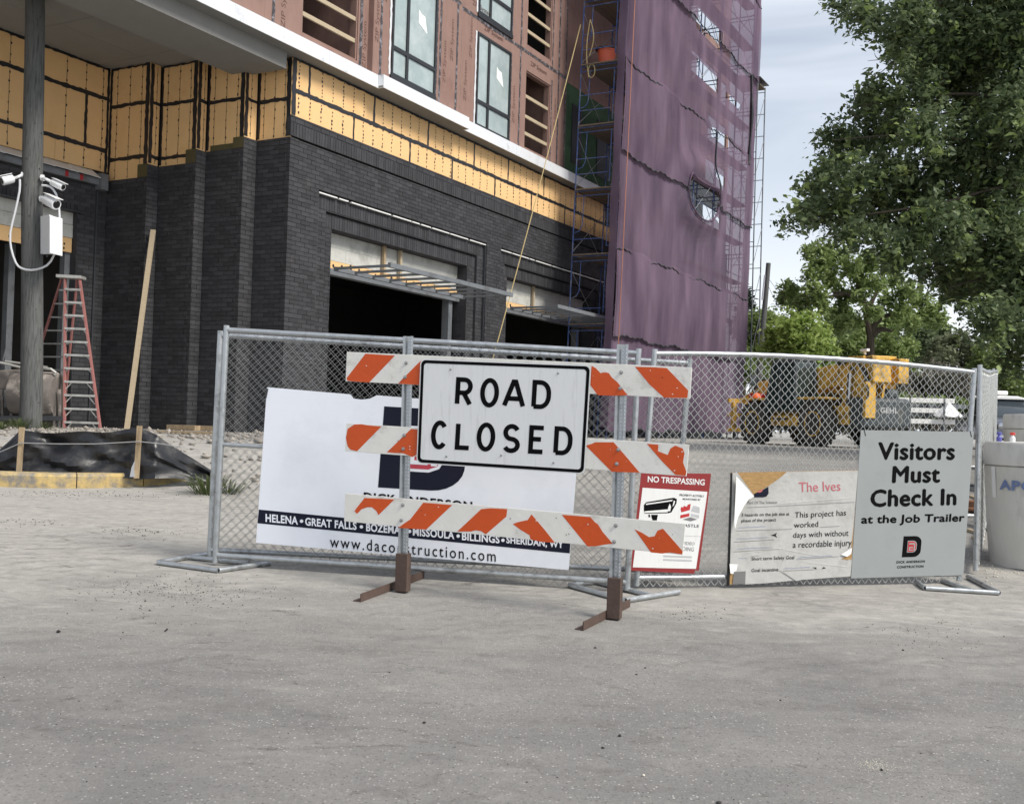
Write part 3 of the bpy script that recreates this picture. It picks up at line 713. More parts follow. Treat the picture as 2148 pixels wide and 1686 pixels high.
# bays of the upper wall step in and out; the flashing follows them
BAY = [(-12, -2.2, .0), (-2.2, 2.75, .0), (2.75, 6.8, .16), (6.8, 13.8, .0), (13.8, 21, .0)]
for a, b, pr in BAY:
    x = a
    while x < b - .01:
        q = min(b, x + 3.05) if b - x > 4.4 else b
        off = .36 + pr; mb = MB()
        mb.hexa([W(x + .003, -off, 9.70), W(q - .003, -off, 9.70), W(q - .003, -off + .03, 9.70), W(x + .003, -off + .03, 9.70),
                 W(x + .003, -off + .02, 10.02), W(q - .003, -off + .02, 10.02), W(q - .003, -off + .05, 10.02), W(x + .003, -off + .05, 10.02)])
        mb.hexa([W(x + .003, -off + .02, 10.021), W(q - .003, -off + .02, 10.021), W(q - .003, -pr + .05, 10.06), W(x + .003, -pr + .05, 10.06),
                 W(x + .003, -off + .02, 10.027), W(q - .003, -off + .02, 10.027), W(q - .003, -pr + .05, 10.07), W(x + .003, -pr + .05, 10.07)])
        for xe in ([a] if x == a and pr else []) + ([b] if q == b and pr else []):   # closed ends where a bay steps out
            sg = 1 if xe == a else -1
            mb.hexa([W(xe + sg * .002, -off + .004, 9.70), W(xe + sg * .02, -off + .004, 9.70), W(xe + sg * .02, -.33, 9.70), W(xe + sg * .002, -.33, 9.70), W(xe + sg * .002, -off + .024, 10.02), W(xe + sg * .02, -off + .024, 10.02), W(xe + sg * .02, -.2, 10.03), W(xe + sg * .002, -.2, 10.03)])
        mb.build('edge_flashing', 'flashing', bld); x = q
    part('overhang_soffit', 'soffit', (a, b, -.33 - pr, .06, 9.705, 9.76))
part('overhang_slab', 'soffit', (-12, 21, -.02, 6, 9.77, 10.0))
# ---- sheathed upper wall
ZF = 10.07
WIN = [(3.5, 5.53, 10.28, 13.0, .16), (7.93, 9.92, 10.17, 12.87, 0), (3.5, 5.53, 13.45, 16.2, .16), (7.93, 9.92, 13.42, 16.1, 0)]
OPN = [(.28, 2.33, 10.29, 12.7), (10.95, 12.62, 10.24, 12.66), (.28, 2.33, 13.45, 15.9), (10.95, 12.62, 13.45, 15.9), (-4.8, -2.7, 10.29, 12.7)]
def sheath(a, b, pr, z0=ZF, z1=17.0):
    hs = [(w[0], w[1], w[2], w[3]) for w in WIN + [o + (0,) for o in OPN] if a - .01 <= w[0] and w[1] <= b + .01]
    us = sorted({a, b, *[h for q in hs for h in q[:2]]}); us2 = []
    for x, y in zip(us, us[1:]):
        n_ = max(1, round((y - x) / 1.22)) if (y - x) > 1.7 and not any(h[0] <= (x + y) / 2 <= h[1] for h in hs) else 1
        us2 += [(x + (y - x) * i / n_, x + (y - x) * (i + 1) / n_) for i in range(n_)]
    for x, y in us2:
        iv = sorted([(h[2], h[3]) for h in hs if h[0] <= (x + y) / 2 <= h[1]]); z = z0; cuts = []
        for p, q in iv + [(z1, z1)]:
            zz = [z] + [c for c in (13.25, 16.4) if z < c < p] + [p]
            cuts += list(zip(zz, zz[1:])); z = q
        for p, q in cuts:
            if q - p > .02: part('sheathing_panel', 'zip', (x + .002, y - .002, -pr + .0, -pr + .03, p + .002, q - .002))
for a, b, pr in BAY[:4]: sheath(a, b, pr)
for s in (2.75, 6.8): part('sheathing_panel', 'zip', (s - .012, s + .012, -.158, .03, ZF, 17.0))
for u, z0, z1, pr in ((-.69, ZF, 13.2, 0), (2.46, ZF, 17, 0), (3.05, ZF, 17, .16), (6.6, ZF, 17, .16), (7.02, ZF, 17, 0), (10.55, ZF, 17, 0), (13.2, ZF, 17, 0), (5.75, 10.2, 13.2, .16), (-2.2, ZF, 13, 0), (13.72, ZF, 17, 0)):
    ragged('s', -pr, [(u, z0), (u, z1)], .09, 'seam_tape', 'zip_tape', .004)
for a, b, pr in ((-12, 2.7, 0), (2.8, 6.75, .16), (6.9, 13.7, 0)): ragged('s', -pr, [(a, 13.25), (b, 13.22)], .10, 'seam_tape', 'zip_tape', .007)
for u, z, pr in ((-.35, 10.2, 0), (2.62, 10.2, 0), (2.9, 10.9, .16), (6.0, 10.8, .16), (6.35, 11.5, .16), (7.35, 10.7, 0), (7.6, 12.0, 0), (10.2, 10.8, 0), (13.0, 11.2, 0), (-1.6, 10.4, 0), (3.2, 12.0, .16)):
    q = [W(u - .09, -pr, z), W(u - .09, -pr, z + 1.15), W(u + .09, -pr, z + 1.15), W(u + .09, -pr, z)]
    print_text('ZIP System', q, NF, 'sheathing_print', 'print_dark', bld, lift=.003)
for u, z in ((11.2, 12.85), (8.3, 13.0), (7.6, 13.5)):
    print_text('ZIP System', [W(u, 0, z + .18), W(u + 1.1, 0, z + .18), W(u + 1.1, 0, z), W(u, 0, z)], NF, 'sheathing_print', 'print_dark', bld, lift=.009)
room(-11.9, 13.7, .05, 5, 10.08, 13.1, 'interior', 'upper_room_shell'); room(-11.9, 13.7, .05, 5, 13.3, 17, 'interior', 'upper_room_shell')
for s in (.1, 2.35, 10.7, 12.75): part('room_partition', 'zip', (s, s + .1, .2, 4.8, 10.1, 13.05))
# windows: black frames with two columns of panes over two low ones
for (a, b, z0, z1, pr) in WIN:
    w = MB(); f = .07; ms = a + (b - a) * .34; zt = z0 + .72; t0, t1 = -pr - .035, -pr + .05
    for bx in ((a, a + f, z0, z1), (b - f, b, z0, z1), (a + f, b - f, z0, z0 + f), (a + f, b - f, z1 - f, z1), (ms - .05, ms + .05, z0 + f, z1 - f), (a + f, ms - .05, zt - .05, zt + .05), (ms + .05, b - f, zt - .05, zt + .05)):
        sbox(w, bx[0], bx[1], t0, t1, bx[2], bx[3])
    win = w.build('window', 'frame_black', bld)
    for x0, x1, y0, y1 in ((a + f, ms - .05, z0 + f, zt - .05), (ms + .05, b - f, z0 + f, zt - .05), (a + f, ms - .05, zt + .05, z1 - f), (ms + .05, b - f, zt + .05, z1 - f)):
        part('pane', 'glass_pane', (x0, x1, -pr + .005, -pr + .02, y0, y1), parent=win)
    part('window_sill', 'frame_black', (a - .04, b + .04, -pr - .05, -pr + .02, z0 - .12, z0 - .004), parent=win)
    mb = MB(); sx, sz = ms + .5, z1 - .75; mb.add([W(sx + x, -pr - .003 + .004, sz + y) for x, y in ((0, .1), (.0, -.25), (.42, -.42), (.3, .0), (.12, .02))], [(0, 1, 2, 3, 4)])
    mb.build('window_sticker', 'sticker', win)
    ragged('s', -pr, [(a - .06, z0), (a - .06, z1)], .08, 'seam_tape', 'flashing', .010)
    ragged('s', -pr, [(b + .05, z0), (b + .05, z1)], .05, 'seam_tape', 'zip_tape', .010)
for (a, b, z0, z1) in OPN:
    fr = part('opening_frame', 'zip', (a, a + .04, .03, .22, z0, z1), (b - .04, b, .03, .22, z0, z1), (a, b, .03, .22, z1 - .04, z1), (a, b, .03, .22, z0, z0 + .04))
    for q in (.18, .40, .66): part('guard_rail', 'lumber', (a - .02 if False else a + .041, b - .041, .05, .10, z0 + (z1 - z0) * q, z0 + (z1 - z0) * q + .10), parent=fr)
    ragged('s', 0, [(b + .1, z0 - .2), (b + .1, z1 + .2)], .07, 'seam_tape', 'zip_tape', .006)
# green membrane bay and the dark rest of the street front behind the scaffold
part('green_membrane', 'green_sheath', (13.82, 19.2, .12, .2, 10.07, 13.2)); part('sheathing_panel', 'zip', (13.82, 21, .12, .2, 13.21, 25))
part('membrane_window', 'frame_black', (14.5, 15.3, .09, .118, 10.6, 12.6)); part('membrane_window', 'frame_black', (16.6, 17.7, .09, .118, 10.6, 12.6))
PW = Plane(W(0, .12, 0), NF)
SE = float((PW.pt(1526, 400) - C0) @ E1)
GAPPX = [(1457, 1508, 16, 62, 82), (1457, 1503, 122, 158, 182), (1519, 1548, 188, 212, 235), (1491, 1527, 258, 288, 312), (1486, 1518, 350, 372, 392), (1480, 1508, 446, 459, 470)]   # left, right, top-left, bottom-left.., bottom-right in the photograph
def pierced(s0, s1, t0, t1, z0, z1, holes, name, m):
    us = sorted({s0, s1, *[h for q in holes for h in q[:2] if s0 < h < s1]}); zs = sorted({z0, z1, *[h for q in holes for h in q[2:4] if z0 < h < z1]})
    for u, v in zip(us, us[1:]):
        for a, b in zip(zs, zs[1:]):
            if any(h[0] <= (u + v) / 2 <= h[1] and h[2] <= (a + b) / 2 <= h[3] for h in holes): continue
            mb = MB(); sbox(mb, u, v, t0, t1, a, b); mb.build(name, m, bld)
WH = []
for x0, x1, ya, yb, yc in GAPPX:      # open window holes of the corner room, sky beyond
    p0, p1 = PW.pt(x0 - 5, ya), PW.pt(x1 + 5, yc); WH.append(((p0 - C0) @ E1, min((p1 - C0) @ E1, SE - .3), p1[2] - .35, p0[2] + .45))
pierced(19.21, SE, .14, .24, 10.07, 13.2, WH, 'flank_wall', 'tape'); pierced(21.01, SE, .14, .24, 13.2, 25, WH, 'flank_wall', 'zip'); pierced(21.01, SE, .05, .2, GZ, 10.05, WH, 'flank_wall', 'tape')  # lower walls coloured black to imitate shade behind the torn net
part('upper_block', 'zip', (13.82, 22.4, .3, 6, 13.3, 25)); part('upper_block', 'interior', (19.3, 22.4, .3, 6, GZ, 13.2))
# ================================================================== SCAFFOLD, NETTING
LEAN = .022
def S(s, off, z): return W(s, -off - LEAN * max(0, z - GZ) * (off > 0), z)
DECK = [3.0, 4.95, 7.22, 9.36, 11.45, 13.45, 15.6, 17.7, 19.8]
sc = empty('scaffold', (*W(13.4, -.4, GZ)[:2], GZ), label='blue tube scaffold tower with planked decks and ladder against the building', cat='scaffold')
SF = [13.4, 15.75, 18.1, 20.45, 22.8, 25.15, 27.5]
IN_, OUT_ = .45, 1.98
for i, s in enumerate(SF):
    top = 17.0 if i < 1 else 25.0
    for off in (IN_, OUT_): m = MB(); m.tube(S(s, off, GZ + .01), S(s, off, top), .024, 6); m.build('standard', 'scaffold_blue', sc)
    for z in DECK:
        if z > top: continue
        m = MB(); m.tube(S(s, IN_, z - .06), S(s, OUT_, z - .06), .022, 6)
        m.tube(S(s, IN_, z - .22), S(s, OUT_, z - .22), .018, 6); m.build('transom', 'scaffold_blue', sc)
        if i == 0:   # walk-through leg of the end frame, bent back to the standard
            m = MB(); q = [S(s, IN_ + .33, z - .22), S(s, IN_ + .31, z - 1.2), S(s, IN_ + .22, z - 1.36), S(s, IN_ + .05, z - 1.42)]; m.path(q, .017, 6)
            q = [S(s, OUT_ - .33, z - .22), S(s, OUT_ - .33, z - 1.9)]; m.path(q, .019, 6); m.build('frame_leg', 'scaffold_blue', sc)
    for k in range(int((top - GZ) / .33) if i == 0 else 0):
        z = GZ + .3 + k * .33; m = MB(); m.tube(S(s, OUT_ - .33, z), S(s, OUT_, z), .012, 5); m.build('rung', 'scaffold_blue', sc)
for i, (a, b) in enumerate(zip(SF, SF[1:])):
    for z in (DECK + [21.9, 24] if i < 3 else [3.0, 4.6, 6.3, 8.0, 9.70, 11.36, 12.96, 14.76, 16.43, 18.2, 20.0, 21.9, 23.7]):
        for k in range(6):
            o0 = IN_ + .04 + k * .25; m = MB()
            m.hexa([S(a - .12, o0, z - .04), S(b - .14, o0, z - .04), S(b - .14, o0 + .235, z - .04), S(a - .12, o0 + .235, z - .04), S(a - .12, o0, z), S(b - .14, o0, z), S(b - .14, o0 + .235, z), S(a - .12, o0 + .235, z)])
            m.build('deck_plank', 'plank', sc) if i < 3 else None
            if i >= 3 and k == 4:
                m2 = MB(); m2.hexa([S(a - .12, o0, z - .04), S(b - .14, o0, z - .04), S(b - .14, o0 + .485, z - .04), S(a - .12, o0 + .485, z - .04), S(a - .12, o0, z), S(b - .14, o0, z), S(b - .14, o0 + .485, z), S(a - .12, o0 + .485, z)]); m2.build('deck_plank', 'plank', sc)
        m = MB()
        for off in (IN_, OUT_):
            if z > 22: continue
            m.tube(S(a, off, z + .1), S(b, off, z + 1.75), .011, 5); m.tube(S(a, off, z + 1.75), S(b, off, z + .1), .011, 5)
        if m.v: m.build('cross_brace', 'galv', sc)
        if i == 0:
            m = MB(); m.tube(S(a, OUT_ - .4, z + .5), S(a, IN_, z + .5), .017, 6); m.tube(S(a, OUT_ - .4, z + 1.0), S(a, IN_, z + 1.0), .017, 6) if z > 9 else None; m.build('guard_rail', 'scaffold_blue', sc)
    m = MB()
    for z in DECK[2:]: m = MB(); m.tube(S(a, OUT_, z + 1.0), S(b, OUT_, z + 1.0), .016, 5); m.build('ledger', 'scaffold_blue', sc)
m = MB(); m.tube(S(13.4, .0, 14.6), S(13.4, IN_ - .5, 14.6), .018, 6); m.build('wall_tie', 'scaffold_blue', sc)
# far bay sticking out past the netting
fs = empty('scaffold_tower', (*W(29.1, -1.7, GZ)[:2], GZ), label='thin scaffold bay sticking out beyond the far edge of the purple netting', cat='scaffold')
for s in (28.5, 29.7):
    for off in (1.2, 2.2): m = MB(); m.tube(W(s, -off, GZ + .06), W(s, -off, 17.2), .03, 6); m.build('standard', 'steel_grey', fs)
    for z in np.arange(3, 17.3, 1.0): m = MB(); m.tube(W(s, -1.2, z), W(s, -2.2, z), .018, 5); m.build('transom', 'steel_grey', fs)
m = MB()
for z in np.arange(3, 16, 2.0):
    for off in (1.2, 2.2): m.tube(W(28.5, -off, z), W(29.7, -off, z + 1.8), .014, 5)
m.build('cross_brace', 'steel_grey', fs)
for z in (17.15,):
    m = MB(); m.box(W(29.1, -1.7, z), (1.3, 1.0, .05), AX); m.build('deck_plank', 'plank', fs)
m = MB(); m.hexa([W(28.4, -1.1, 17.3), W(29.8, -1.1, 17.3), W(29.8, -2.35, 17.3), W(28.4, -2.35, 17.3), W(28.4, -1.1, 17.55), W(29.8, -1.1, 17.8), W(29.8, -2.35, 17.33), W(28.4, -2.35, 17.33)]); m.build('rain_cover', 'black_plastic', fs)

# purple debris netting: rows of sheets, each sagging and overlapping the row below
net = empty('debris_netting', (*W(21, -2.1, GZ)[:2], GZ), label='purple debris netting hung over the scaffold, torn open at one round hole', cat='netting')
NS0, NS1 = 13.15, 27.6
ROWS = [(1.5, 4.62), (4.55, 7.42), (7.3, 10.55), (10.4, 13.5), (13.35, 16.9), (16.75, 20.2), (20.05, 25.3)]
GAPS = []
for x0, x1, ya, yb, yc in GAPPX:
    zl = (ya + yb) / 2
    for _ in range(4):
        pn = Plane(W(0, -2.1 - LEAN * 12, 0), NF); p0, p1 = pn.pt(x0, ya), pn.pt(x1, yc); pm = pn.pt(x0, yb)
    GAPS.append(((p0 - C0) @ E1, (p1 - C0) @ E1, pm[2] + .05, p0[2] - .05))
HOLE = (20.55, 10.5, 1.75, .95)
def netpt(s, z, row):
    r = ROWS[row]; v = (z - r[0]) / (r[1] - r[0])
    fold = .008 * sin(s * 2.1 + row) + .006 * sin(s * 5.3 + row * 2 + z * .6) + .005 * sin(s * 13 + z * 1.7 + row)
    sag = .04 * sin(pi * v) + .05 * (row % 2) + .05 * (1 - v) * (.5 + .5 * sin(s * 1.3 + row * 1.9))
    dz = (.04 * sin(s * 1.7 + row * 1.3) + .03 * sin(s * 4.1 + row)) * (1 if v < .05 or v > .95 else 0)
    d = hypot((s - HOLE[0]) / HOLE[2], (z - HOLE[1]) / HOLE[3])
    return S(s, OUT_ + .10 + fold * .6 + sag + .25 * math.exp(-(d - 1.1) ** 2 * 5), z + dz)
for r, (z0, z1) in enumerate(ROWS):
    nu = 150; nv = max(8, int((z1 - z0) / .12)); vs = []; fs_ = []
    for i in range(nv + 1):
        for j in range(nu + 1): vs.append(netpt(NS0 + (NS1 - NS0) * j / nu, z0 + (z1 - z0) * i / nv, r))
    for i in range(nv):
        for j in range(nu):
            s = NS0 + (NS1 - NS0) * (j + .5) / nu; z = z0 + (z1 - z0) * (i + .5) / nv
            if any(g[0] < s < g[1] and g[2] < z < g[3] for g in GAPS): continue
            if hypot((s - HOLE[0]) / HOLE[2], (z - HOLE[1]) / HOLE[3]) < 1 and z < 10.95: continue
            a = i * (nu + 1) + j; fs_.append((a, a + 1, a + nu + 2, a + nu + 1))
    build_np('net_sheet', np.array(vs), fs_, 'net' if r > 1 else 'net_dense', net, smooth=True)
    m = MB(); m.path([netpt(NS0 + (NS1 - NS0) * j / 120, z0 + .02 + .025 * sin(j * 1.7), r) + NF * .03 for j in range(121)], [.016 + .014 * abs(sin(j * .9) * sin(j * .23)) for j in range(121)], 5); m.build('net_hem', 'black_plastic', net)
# returned end of the netting at the far edge and the rolled edge at the near end
m = MB(); m.grid([[W(NS1 + .02 + .04 * sin(z * 3), -off - .05 - LEAN * (z - GZ), z) for off in (2.05, 1.9, 1.75)] for z in np.arange(1.6, 25.2, .4)]); m.build('net_return', 'net', net, smooth=True)
m = MB(); m.grid([[S(NS0 - .02 - .012 * sin(z * 2.3) * k, OUT_ + .14 - .09 * k, z) for k in range(4)] for z in np.arange(1.6, 17, .25)]); m.build('net_edge_fold', 'net', net, smooth=True)
m = MB(); m.path([netpt(HOLE[0] + HOLE[2] * 1.02 * cos(a), min(10.98, HOLE[1] + HOLE[3] * 1.02 * sin(a)), 2 if HOLE[1] + HOLE[3] * sin(a) < 10.5 else 3) + NF * .06 for a in np.linspace(0, 2 * pi, 40)], .035, 6); m.build('torn_edge', 'net', net)
m = MB(); m.path([netpt(22.25 + .05 * sin(z * 3), z, 3) + NF * .04 for z in np.arange(10.6, 13.4, .15)], .03, 5); m.build('net_seam', 'black_plastic', net)
m = MB(); m.path([netpt(26.7 + .1 * sin(z), z, 4) + NF * .05 for z in np.arange(13.0, 16.9, .2)], [.07 + .03 * sin(z * 3) for z in np.arange(13.0, 16.9, .2)], 6); m.build('net_gather', 'black_plastic', net)

# ropes, bucket
top_ = Plane(W(13.4, -.75, 0), -E1).pt(1218, 52); bot_ = hit(1040, 905)
ropepts = [top_ + (np.array([*W(11.8, -2.6, 0)[:2], 2.0]) - top_) * q + EZ * (-.5 * q * (1 - q)) for q in np.linspace(0, 1, 14)]
pe = Plane(W(8.0, -1.0, 0), NF)
low = pe.pt(1040, 722); lowg = low + (low - top_) * ((H(low[0], low[1]) + .01 - low[2]) / (low[2] - top_[2])); lowg[2] = H(lowg[0], lowg[1]) + .012
m = MB(); m.path([top_ + (lowg - top_) * q + EZ * (-.35 * sin(pi * q)) * .6 for q in np.linspace(0, 1, 22)], .016, 6)
rp = m.build('rope', 'rope', label='tan rope slanting down from the scaffold tower to the ground', cat='rope')
m = MB(); c = S(13.32, IN_ + .28, 14.9)
m.path([c + EZ * (-1.9 * q) + E2 * (.10 * sin(pi * q)) for q in np.linspace(0, 1, 10)], .016, 5)
m.path([c + EZ * (-1.7 + .22 * sin(a)) + NF * (.12 * cos(a) + .1) for a in np.linspace(0, 2 * pi, 16)], .016, 5)
m.path([c + EZ * (-1.2 * q) + NF * (.14 * sin(pi * q)) for q in np.linspace(0, 1, 10)], .016, 5)
m.build('rope_coil', 'rope', label='coiled tan rope hanging on the scaffold frame', cat='rope')
m = MB(); m.path([S(13.25, OUT_ + .28, z) + NF * .05 for z in np.linspace(2.0, 24, 14)], .016, 5); m.build('hoist_rope', 'rope_orange', label='thin orange rope hanging straight down the near edge of the purple netting', cat='rope')
bp_ = S(13.75, IN_ + .75, 13.452); b = empty('mortar_tub', bp_, label='orange tub standing on a scaffold deck', cat='tub')
m = MB(); m.lathe([(.24, 0), (.30, .46), (.31, .46), (.31, .5), (.28, .5), (.23, .04), (0.01, .04)], bp_, 18); m.build('tub_body', 'bucket', b, smooth=True)
m = MB(); m.lathe([(.34, .52), (.34, .56), (.0, .6)], bp_ + E2 * .05, 16); m.build('tub_lid', 'black_plastic', b)
# ================================================================== LEFT: kerb, silt fence, pole, ladder, mixer
def conv(sc_, ox, oy): return lambda x, y: (ox + x / sc_, oy + y / sc_)
# yellow kerb, cast in lengths
KP = [hit(*p) for p in ((-260, 1010), (-120, 1016), (0, 1021), (100, 1024), (200, 1024), (290, 1021), (345, 1016), (385, 1009), (408, 1003))]
kp = []
for a, b in zip(KP, KP[1:]): kp += [a + (b - a) * q for q in np.linspace(0, 1, 6)[:-1]]
kp.append(KP[-1]); kp = np.array(kp)
for _ in range(2): kp[1:-1] = (kp[:-2] + kp[1:-1] * 2 + kp[2:]) / 4
curb = empty('kerb', (*kp[len(kp) // 2][:2], H(*kp[len(kp) // 2][:2])), label='worn yellow painted kerb in front of the black silt fence', cat='kerb')
cuts = [0, 9, 18, 26, len(kp) - 1]
for a, b in zip(cuts, cuts[1:]):
    rows_ = []
    for i in range(a, b + 1):
        d = nrm(kp[min(i + 1, len(kp) - 1)] - kp[max(i - 1, 0)]); nn = nrm(np.cross(EZ, d)); nn = nn if nn[1] > 0 else -nn
        h = .155 * (1 - sst(len(kp) - 9, len(kp) - 1, i)) + .012; p = kp[i] + nrm(d) * (.006 if i == a else -.006 if i == b else 0)
        rows_.append([p - EZ * .05, p + EZ * h * .8, p + nn * .03 + EZ * h, p + nn * .17 + EZ * (h + .008), p + nn * .17 - EZ * .1])
    m = MB(); m.grid(rows_); k = len(rows_[0]); n_ = len(m.v); m.f += [tuple(range(k)), tuple(range(n_ - 1, n_ - k - 1, -1))]; m.build('kerb_length', 'yellow_curb', curb)
# silt fence: black sheet between stakes, sagging to the ground at its right end
SP = [((-200, 1005), (-200, 960)), ((-60, 1002), (-60, 948)), ((0, 1001), (0, 941)), ((20, 1001), (20, 925)), ((44, 1001), (44, 904)), ((90, 1001), (90, 906)), ((150, 1002), (150, 907)), ((220, 1002), (220, 905)),
      ((292, 1002), (292, 899)), ((330, 1002), (330, 911)), ((370, 1004), (370, 938)), ((405, 1008), (405, 962)), ((440, 1010), (440, 986)), ((452, 1010), (452, 998))]
bl = [];
for i, (b, t) in enumerate(SP):
    Yd = 13.02 + (.0 if b[0] < 330 else (b[0] - 330) * .004); pb = at_y(*b, Yd); pt_ = at_y(*t, Yd + .05); bl.append((pb, pt_))
dense = []
for (a0, a1), (b0, b1) in zip(bl, bl[1:]):
    for q in np.linspace(0, 1, 9)[:-1]: dense.append((a0 + (b0 - a0) * q, a1 + (b1 - a1) * q))
dense.append(bl[-1])
G = []
for r in range(15):
    v = r / 14; row = []
    for i, (b, t) in enumerate(dense):
        x = b[0]; f = .016 * sin(x * 19 + v * 11) * v + .012 * sin(x * 7 + v * 23) + .006 * sin(x * 15 - v * 12) + .05 * sin(x * 3.1 + v * 2.2) + .035 * sin(x * 6.7 - v * 5 + 1) + .025 * sin(x * 1.7 + v * 9) + .03 * sin((x * .8 + v) * 11)
        row.append(b + (t - b) * v + np.array([0, -1, 0]) * (f * (.25 + sin(pi * v)) + .10 * (1 - v) ** 2) + EZ * (.012 * sin(x * 9 + v * 4)))
    G.append(row)
silt = empty('silt_fence', (*dense[30][0][:2], H(*dense[30][0][:2])), label='black plastic silt fence on wooden stakes behind the yellow kerb', cat='silt fence')
m = MB(); m.grid(G); m.build('plastic_sheet', 'black_plastic', silt, smooth=True)
for px, y0, y1 in ((43, 1003, 896), (290, 1003, 893), (-150, 1003, 930)):
    a = at_y(px - 4, y0, 12.86); b = at_y(px + 3, y1, 12.88); m = MB(); m.bar(a, b, .055, .035, (0, 1, 0)); m.build('stake', 'old_lumber', silt)
m = MB(); m.path([at_y(x, y, 12.84) for x, y in ((-60, 962), (0, 948), (44, 929), (120, 931), (200, 931), (292, 926), (340, 931), (380, 938))], .006, 5); m.build('tie_string', 'string', silt)
m = MB(); m.prism([at_y(x, y, 12.84) for x, y in ((272, 1000), (276, 980), (283, 965), (281, 985), (283, 1000))], (0, .005, 0)); m.build('torn_patch', 'grey_plastic', silt)

# utility pole with cameras
UB = at_y(64, 905, 21.0); UB[2] = H(UB[0], UB[1]); UT = at_y(73, -60, 21.0)
ax_ = nrm(UT - UB)
pole = empty('utility_pole', UB, label='grey weathered wooden utility pole standing in front of the left opening', cat='utility pole')
m = MB(); pts = [UB + (UT - UB) * q + np.array([.012 * sin(q * 9), 0, 0]) - EZ * (.1 if q == 0 else 0) for q in np.linspace(0, 1, 16)]
m.path(pts, [.207 - .03 * q for q in np.linspace(0, 1, 16)], 22); m.build('pole_shaft', 'pole_wood', pole, smooth=True)
m = MB()
for i in range(26):
    q = random.uniform(.02, .98); a = random.uniform(-2.9, -.2); p = UB + (UT - UB) * q; r = .207 - .03 * q; d = np.array([cos(a), sin(a), 0]); m.tube(p + d * (r - .02), p + d * (r + .012), .012, 5)
m.build('nails', 'steel_dark', pole, kind='stuff')
cv = conv(6.483, 0, 340)
PY = 20.75
def cpt(x, y, dy=0): return at_y(*cv(x, y), PY + dy)
def camera_thing(pts, r, mount, lens_end, label):
    o = empty('security_camera', mount[0], label=label, cat='camera'); a, b = pts; d = nrm(b - a)
    m = MB(); L_ = np.linalg.norm(b - a); s_ = nrm(np.cross(d, EZ)); u_ = np.cross(s_, d)
    m.lathe([(r * .5, 0), (r * .92, .02), (r, L_ * .3), (r * 1.02, L_ * .95), (r * .9, L_)], a, 14, (s_, u_, d)); m.build('camera_body', 'white_plastic', o, smooth=True)
    m = MB(); m.lathe([(r * .72, L_ + .001), (r * .6, L_ + .012)], a, 14, (s_, u_, d)); m.build('lens', 'lens', o)
    m = MB(); m.box((a + b) / 2 + u_ * (r + .012) + d * .03, (L_ * 1.02, r * 1.7, .012), (d, s_, u_)); m.build('sun_shield', 'white_plastic', o)
    m = MB(); m.path(mount, .028, 8); m.lathe([(.06, 0), (.06, .05)], mount[0], 12, (EZ, np.array([0, 1, 0]), np.array([1, 0, 0]))); m.build('bracket', 'white_plastic', o)
    return o
camera_thing((cpt(190, 225), cpt(25, 260, -.15)), .085, [cpt(300, 175, .15), cpt(240, 205), cpt(180, 225)], 1, 'white bullet camera on the left side of the utility pole')
camera_thing((cpt(700, 270), cpt(860, 345, -.1)), .07, [cpt(560, 215, .15), cpt(630, 235), cpt(700, 270)], 1, 'upper white bullet camera on the right side of the utility pole')
camera_thing((cpt(615, 505), cpt(770, 580, -.2)), .105, [cpt(545, 500, .15), cpt(580, 505), cpt(620, 512)], 1, 'lower larger white camera on the right side of the utility pole, above the cabinet')
jb = empty('junction_box', cpt(700, 1280), label='white electrical cabinet mounted on the right side of the utility pole', cat='cabinet')
m = MB(); q = [cpt(548, 1255, .0), cpt(670, 1248, -.35), cpt(805, 1268, -.22), cpt(800, 1255, .2)]; t_ = [cpt(548, 735, .0), cpt(670, 712, -.35), cpt(815, 775, -.22), cpt(800, 760, .2)]; m.hexa(q + t_); m.build('cabinet_body', 'white_plastic', jb, bevel=.012)
m = MB(); q = [cpt(676, 1235, -.375), cpt(848, 1280, -.25), cpt(848, 1280, -.22), cpt(676, 1235, -.35)]; t_ = [cpt(676, 728, -.375), cpt(850, 770, -.25), cpt(850, 770, -.22), cpt(676, 728, -.35)]; m.hexa(q + t_); m.build('cabinet_door', 'white_plastic', jb, bevel=.006)
for x in (565, 640): m = MB(); m.tube(cpt(x, 1250, -.1), cpt(x, 1290, -.1), .022, 8); m.build('cable_gland', 'steel_dark', jb)
def smooth_curve(P, n=40):
    P = [np.asarray(p) for p in P]; out_ = []; P = [P[0] * 2 - P[1]] + P + [P[-1] * 2 - P[-2]]
    for i in range(1, len(P) - 2):
        for k in range(n // (len(P) - 3)):
            t = k / (n // (len(P) - 3)); a, b, c, d = P[i - 1:i + 3]; out_.append(.5 * (2 * b + (c - a) * t + (2 * a - 5 * b + 4 * c - d) * t * t + (3 * b - a - 3 * c + d) * t ** 3))
    out_.append(P[-2]); return out_
m = MB(); m.path(smooth_curve([cpt(270, 235), cpt(265, 400), cpt(200, 700), cpt(140, 960), cpt(150, 1170), cpt(215, 1370), cpt(290, 1445), cpt(420, 1470, .0), cpt(575, 1437), cpt(690, 1350), cpt(780, 1130), cpt(810, 870), cpt(800, 600), cpt(760, 430), cpt(680, 335), cpt(570, 318)]), .021, 8)
m.build('conduit_hose', 'hose', label='long loop of pale flexible conduit hanging around the utility pole', cat='conduit', smooth=True)

